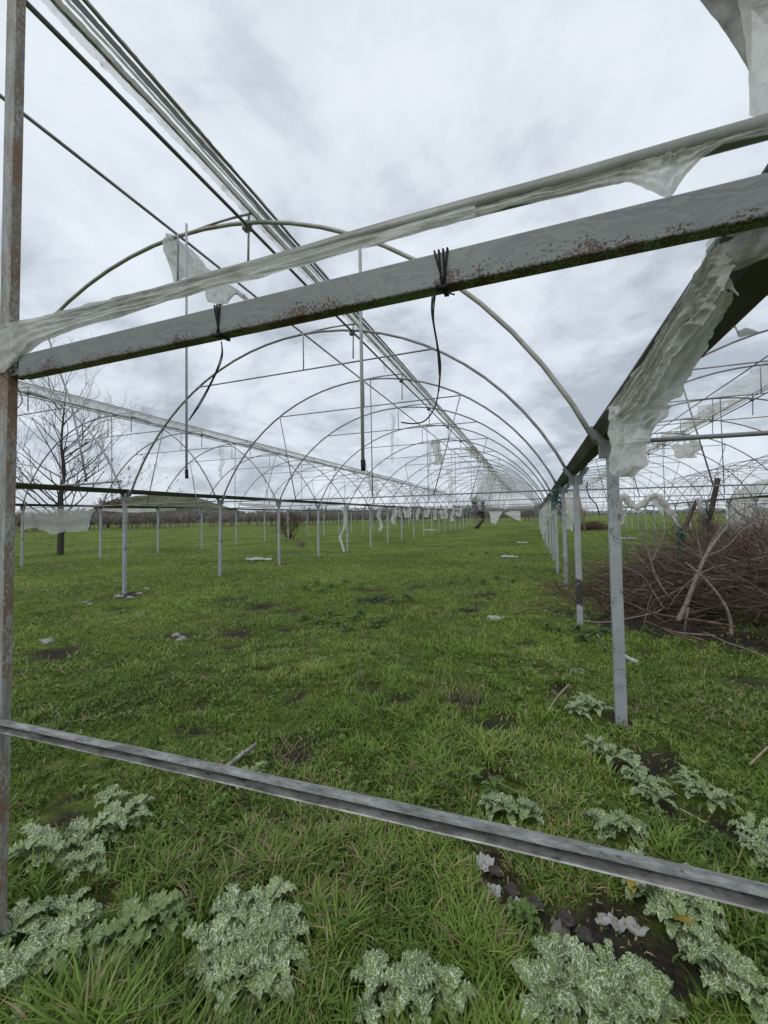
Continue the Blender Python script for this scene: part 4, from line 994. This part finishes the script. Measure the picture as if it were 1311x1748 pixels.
plant('milk_thistle', 'white-veined thistle below the right part of the rail, with yellow leaves', [(1110, 1545, 1.), (1140, 1575, 1.1), (1090, 1520, .9), (1170, 1560, .9), (1150, 1610, .8), (1190, 1590, .8)], 'thistle', seed=5, group=GT, yellow=.04)
plant('milk_thistle', 'wide white-veined thistle at the bottom edge, right of centre', [(960, 1730, .9), (1010, 1740, 1.), (1070, 1740, .9), (1110, 1765, .9), (960, 1690, .65), (925, 1765, 1.), (1040, 1775, 1.), (1040, 1705, .6)], 'thistle', seed=6, group=GT)
plant('milk_thistle', 'white-veined thistle in the bottom right corner', [(1215, 1680, .8), (1250, 1720, .8), (1200, 1650, .6), (1280, 1740, .8)], 'thistle', seed=7, group=GT)
plant('milk_thistle', 'white-veined thistle at the right edge just above the rail', [(1300, 1470, .8), (1315, 1500, .9), (1290, 1440, .6)], 'thistle', seed=8, group=GT)
plant('milk_thistle', 'white-veined thistle just behind the rail, right of the yellowish one', [(1040, 1440, .8), (1080, 1445, .8)], 'thistle', seed=9, group=GT, pale=.9)
plant('milk_thistle', 'white-veined thistle just behind the rail, right of centre', [(865, 1405, .75), (905, 1410, .7), (840, 1400, .6)], 'thistle', seed=10, group=GT, pale=.85)
plant('milk_thistle', 'white-veined thistle on the left side of the nearest right post foot', [(985, 1222, .9), (1015, 1218, .9), (1000, 1208, .8)], 'thistle', seed=11, group=GT, W0=.06, pale=1.)
plant('milk_thistle', 'straggling row of white-veined thistles beside the dark bare patch', [(1020, 1290, .8), (1050, 1310, .9), (1085, 1335, .8), (1105, 1365, .9), (1120, 1385, .7)], 'thistle', seed=12, group=GT, W0=.055, pale=.8)
plant('milk_thistle', 'small white-veined thistle right of the dark bare patch', [(1190, 1365, .8), (1215, 1385, .8), (1175, 1345, .6), (1240, 1390, .5)], 'thistle', seed=13, group=GT, W0=.055, pale=.85)
plant('milk_thistle', 'yellowish thistle beside the pale stick behind the rail', [(415, 1345, .7), (440, 1330, .5)], 'thistle', seed=14, group=GT, pale=.6)
plant('leafy_weed', 'plain green lobed weed between the two lower left thistles', [(230, 1620, 1.), (270, 1600, 1.1), (200, 1640, .9), (300, 1610, .8)], 'thistle', .14, .065, seed=15, lobes=4, pale=.38)
plant('leafy_weed', 'bright green dandelion-like weed behind the middle of the rail', [(845, 1370, .8), (810, 1345, .7)], 'weed', .13, .035, seed=16, lobes=3)
plant('leafy_weed', 'small pale green weed beside the scraps of film below the rail', [(905, 1600, .6), (880, 1585, .5)], 'weed', .11, .045, seed=17, lobes=3)
WL = 'low green weed patches in the short grass'
mids = [('broad dark weed patch in the middle of the field', [(540+rx, 1000+ry, 1.) for rx, ry in ((0, 0), (25, 6), (50, -3), (-20, 8), (75, 5), (10, 14))]),
        ('dark weed patch lying nearest the camera in mid-field', [(545+rx, 1068+ry, 1.) for rx, ry in ((0, 0), (30, 5), (60, -3), (95, 8), (20, -14), (70, -12), (110, 0), (-25, -8), (45, 14))]),
        ('dark weed patch right of centre near the two film scraps', [(800+rx, 995+ry, 1.) for rx, ry in ((0, 0), (25, 4), (50, -3), (-30, 6), (75, 2))]),
        ('grey-green weed patch at the foot of the second right post', [(985+rx, 1085+ry, 1.) for rx, ry in ((0, 0), (-30, 4), (25, 8), (-50, -4), (45, 4), (10, 16))]),
        ('weed patch between the mid-field patches', [(640+rx, 1030+ry, 1.) for rx, ry in ((0, 0), (30, 5), (-25, 3), (55, -3))]),
        ('far weed patch near the white scrap at the second-last visible gap', [(830+rx, 948+ry, 1.) for rx, ry in ((0, 0), (25, 3), (-25, 2))])]
for k, (lb, sp_) in enumerate(mids): tag(plant('weed_patch', lb, sp_, 'weed_dark', .16, .05, seed=30+k, lobes=4, group=WL, bare=.05), kind='stuff')

def straws(name, label, px, py, n, h, rad, mat, seed, cat='dry stalks', lean=.25, r=.0022):
    rr = random.Random(seed); c = on_g(px, py); mb = MB()
    for k in range(n):
        b = c+Vector((rr.gauss(0, rad), rr.gauss(0, rad), -.02)); d = Vector((rr.gauss(0, lean), rr.gauss(0, lean), 1)); hh = h*rr.uniform(.4, 1.1)
        mb.tube([b, b+d*hh*.5, b+d*hh*.85+Vector((rr.gauss(0, .04), rr.gauss(0, .04), 0))], [r, r*.8, r*.4], 4, cap=False)
    o = mb.build(name, M[mat], None, True, org=c); tag(o, label, cat)
straws('dry_stalks', 'tuft of dry straw stalks in the middle of the field, left of the bare patch', 790, 1195, 60, .26, .14, 'straw', 1)
straws('dry_stalks', 'thin reddish dry stalk standing below the left part of the rail', 418, 1388, 7, .2, .015, 'dry_leaf', 2, lean=.08)
straws('dry_stalks', 'dry stalks standing beside the dark weed patch, mid-field', 605, 988, 24, .30, .35, 'straw', 3, r=.004, lean=.15)
straws('dry_stalks', 'single straw tuft standing left of the main dry tuft', 620, 1165, 12, .28, .06, 'straw', 4, lean=.12)
straws('dry_stalks', 'pale dry stalks in the grass left of the nearest left-row post', 75, 1010, 26, .25, .3, 'straw', 5, r=.004, lean=.5)
straws('dry_stalks', 'dry stalks lying round the brown hollow behind the rail', 500, 1290, 30, .14, .07, 'straw', 6, lean=.6)
straws('dry_stalks', 'dry stalks in the grass beyond the mid-field film scrap', 880, 1050, 20, .3, .12, 'straw', 7, r=.003)
def sticks(name, label, segs, r, mat, cat='stick', tz=.03):
    P = [on_g(a, b, tz if len(q) < 3 else q[2]) for q in segs for a, b in [q[:2]]]
    o = MB().tube(smooth(P, 4), r, 7).build(name, M[mat], None, True, org=P[0]); tag(o, label, cat)
sticks('stick', 'pale splintered stick leaning behind the left part of the rail', [(358, 1338, .01), (385, 1312, .05), (410, 1290, .09), (438, 1270, .12)], .013, 'stone')
sticks('straw', 'dry straw lying across the dirt below the rail', [(828, 1560), (850, 1585), (885, 1612)], .003, 'straw', tz=.06)
sticks('straw', 'pale straw slanting on the bare ground at bottom right', [(1003, 1615), (1018, 1662)], .003, 'straw', tz=.07)
sticks('straw', 'long straw lying left of the nearest right post', [(935, 1214), (955, 1185), (972, 1168, .12)], .006, 'straw', tz=.05)
sticks('straw', 'straw at the right edge above the rail', [(1280, 1305), (1311, 1275)], .006, 'straw', tz=.08)
sticks('straw', 'straw pointing at the dark bare patch', [(1065, 1296), (1098, 1303)], .004, 'straw', tz=.06)
sticks('straw', 'straw among the small thistles on the right', [(1160, 1380), (1205, 1405)], .004, 'straw', tz=.06)
sticks('thin_branch', 'curved thin branch lying in front of the second right post', [(880, 1050), (905, 1040), (935, 1048), (960, 1056)], .005, 'bark', 'twig', .08)
sticks('film_stick', 'pale split slat lying in the grass right of the nearest right post', [(1056, 1110), (1070, 1122), (1088, 1130)], .020, 'film_white', 'slat', .04)
_p = [on_y(985, 835, fy(4)), on_y(991, 862, fy(4)), on_y(999, 907, fy(4)-.1)]
o = MB().tube(_p, .03, 7).build('leaning_batten', M['straw'], None, True, org=_p[0]); tag(o, 'reddish-tan batten leaning between the second and nearest right posts', 'batten')
sticks('film_stick', 'short pale slat leaning left of the nearest right post', [(1020, 1083, .25), (1034, 1112, .03)], .010, 'stone', 'slat')

def blob(name, label, px, py, sx, sy, sz, mat, seed, cat, group=None, zoff=0.):
    rr = random.Random(seed); c = on_g(px, py); c.z = float(gh(np.array([c.x]), np.array([c.y]))[0])+zoff; mb = MB(); n, m_ = 12, 7; secs = []
    vs = []
    for i in range(m_+1):
        ph = math.pi*i/m_
        for j in range(n):
            th = 2*math.pi*j/n; d = Vector((math.sin(ph)*math.cos(th), math.sin(ph)*math.sin(th), math.cos(ph))); k = 1+.45*fbm(d.x*1.8+seed, d.y*1.8, d.z*1.8)
            vs.append(c+Vector((d.x*sx*k, d.y*sy*k, d.z*sz*k)))
    mb.add(vs, [(i*n+j, i*n+(j+1) % n, (i+1)*n+(j+1) % n, (i+1)*n+j) for i in range(m_) for j in range(n)])
    o = mb.build(name, M[mat], None, False, org=c); tag(o, label, cat, group)
def scrap(label, px, py, w_, d_, mat, seed, h=.05):
    c = on_g(px, py); c.z = h*.35; g = []; n = 14
    for i in range(n+1):
        r_ = []
        for j in range(9):
            u, v = i/n-.5, j/8-.5; k = 1+.5*fbm(u*3+seed, v*3, seed)
            r_.append(c+Vector((u*w_*k, v*d_*k*(1-.9*u*u), h*fbm(u*5+seed, v*5, 2)+h*.5)))
        g.append(r_)
    o = MB().grid(g).build('film_scrap', M[mat], None, True, org=c); tag(o, label, 'plastic scrap', 'scraps of film lying on the grass')
scrap('crumpled white film scrap on the grass left of the second right post', 846, 1062, .22, .18, 'film_white', 1, .06)
scrap('flat white film scrap at the foot of the third left-row post', 440, 957, 1.0, .5, 'film_white', 2, .08)
scrap('white film scrap farther off, right of centre', 868, 953, .5, .3, 'film_white', 3, .08)
scrap('small white scrap lying by the straws left of the nearest right post', 985, 1150, .12, .08, 'film_white', 4, .03)
scrap('far white scrap beside the brush in the right bay', 1072, 921, .8, .4, 'film_white', 5, .1)
scrap('tiny far white scrap in mid-field, right', 892, 928, .5, .3, 'film_white', 6, .08)
scrap('far white scrap between the distant left-row posts', 735, 906, 1.4, .6, 'film_white', 7, .12)
for k, (px, py, s_, lb) in enumerate([(826, 1478, .036, 'pale torn scrap half buried under the rail, the topmost of three'), (843, 1527, .026, 'pale torn scrap in the dirt below the rail, the middle of three'), (880, 1550, .026, 'pale torn scrap in the dirt below the rail, the lowest of three')]):
    scrap(lb, px, py, s_*2.2, s_*2.2, 'film_white', 20+k, .02)
scrap('dirty film shred dug into the soil near the bottom thistles', 960, 1610, .06, .16, 'film_dirty', 30, .03)
scrap('grey film shred lying on the soil beside the yellow thistle leaves', 1062, 1590, .14, .06, 'film', 31, .03)
rr = random.Random(77)
for k, (px, py, a) in enumerate([(203, 1020, .10), (222, 1022, .09), (238, 1016, .08), (250, 1006, .08), (212, 1010, .07)]):
    blob('stone', ['leftmost', 'middle front', 'right front', 'rearmost, right-hand', 'small back left'][k]+' pale rubble stone at the foot of the nearest left-row post', px, py, a, a*.7, a*.45, 'stone', 40+k, 'stone', 'rubble round the nearest left-row post')
for k, (px, py, a) in enumerate([(300, 1085, .07), (312, 1090, .06), (306, 1093, .05)]):
    blob('stone', ['leftmost', 'rightmost', 'lowest'][k]+' grey rubble stone in the grass, midway between rusty post and field centre', px, py, a, a*.7, a*.4, 'stone', 50+k, 'stone', 'small rubble heap on the left')
blob('stone', 'flat pale stone alone in the grass near the rusty post', 80, 1099, .12, .06, .05, 'stone', 60, 'stone')
for k, (px, py, a) in enumerate([(145, 1029, .08), (152, 1033, .07)]):
    blob('stone', ['bigger', 'smaller'][k]+' dark clod in the grass left of the nearest left-row post', px, py, a, a*.7, a*.4, 'stone', 62+k, 'stone', 'clods on the left')
for k in range(5):
    blob('dirt_clod', ['dark soil clod topmost', 'dark soil clod second from the top', 'middle dark soil clod', 'dark soil clod second from the bottom', 'dark soil clod lowest'][k]+' in the bare strip below the rail', 840+k*42+rr.uniform(-12, 12), 1500+k*28+rr.uniform(-8, 8), .03, .025, .018, 'bark', 70+k, 'clod', 'soil clods in the bare strip')
all_grass(1.)
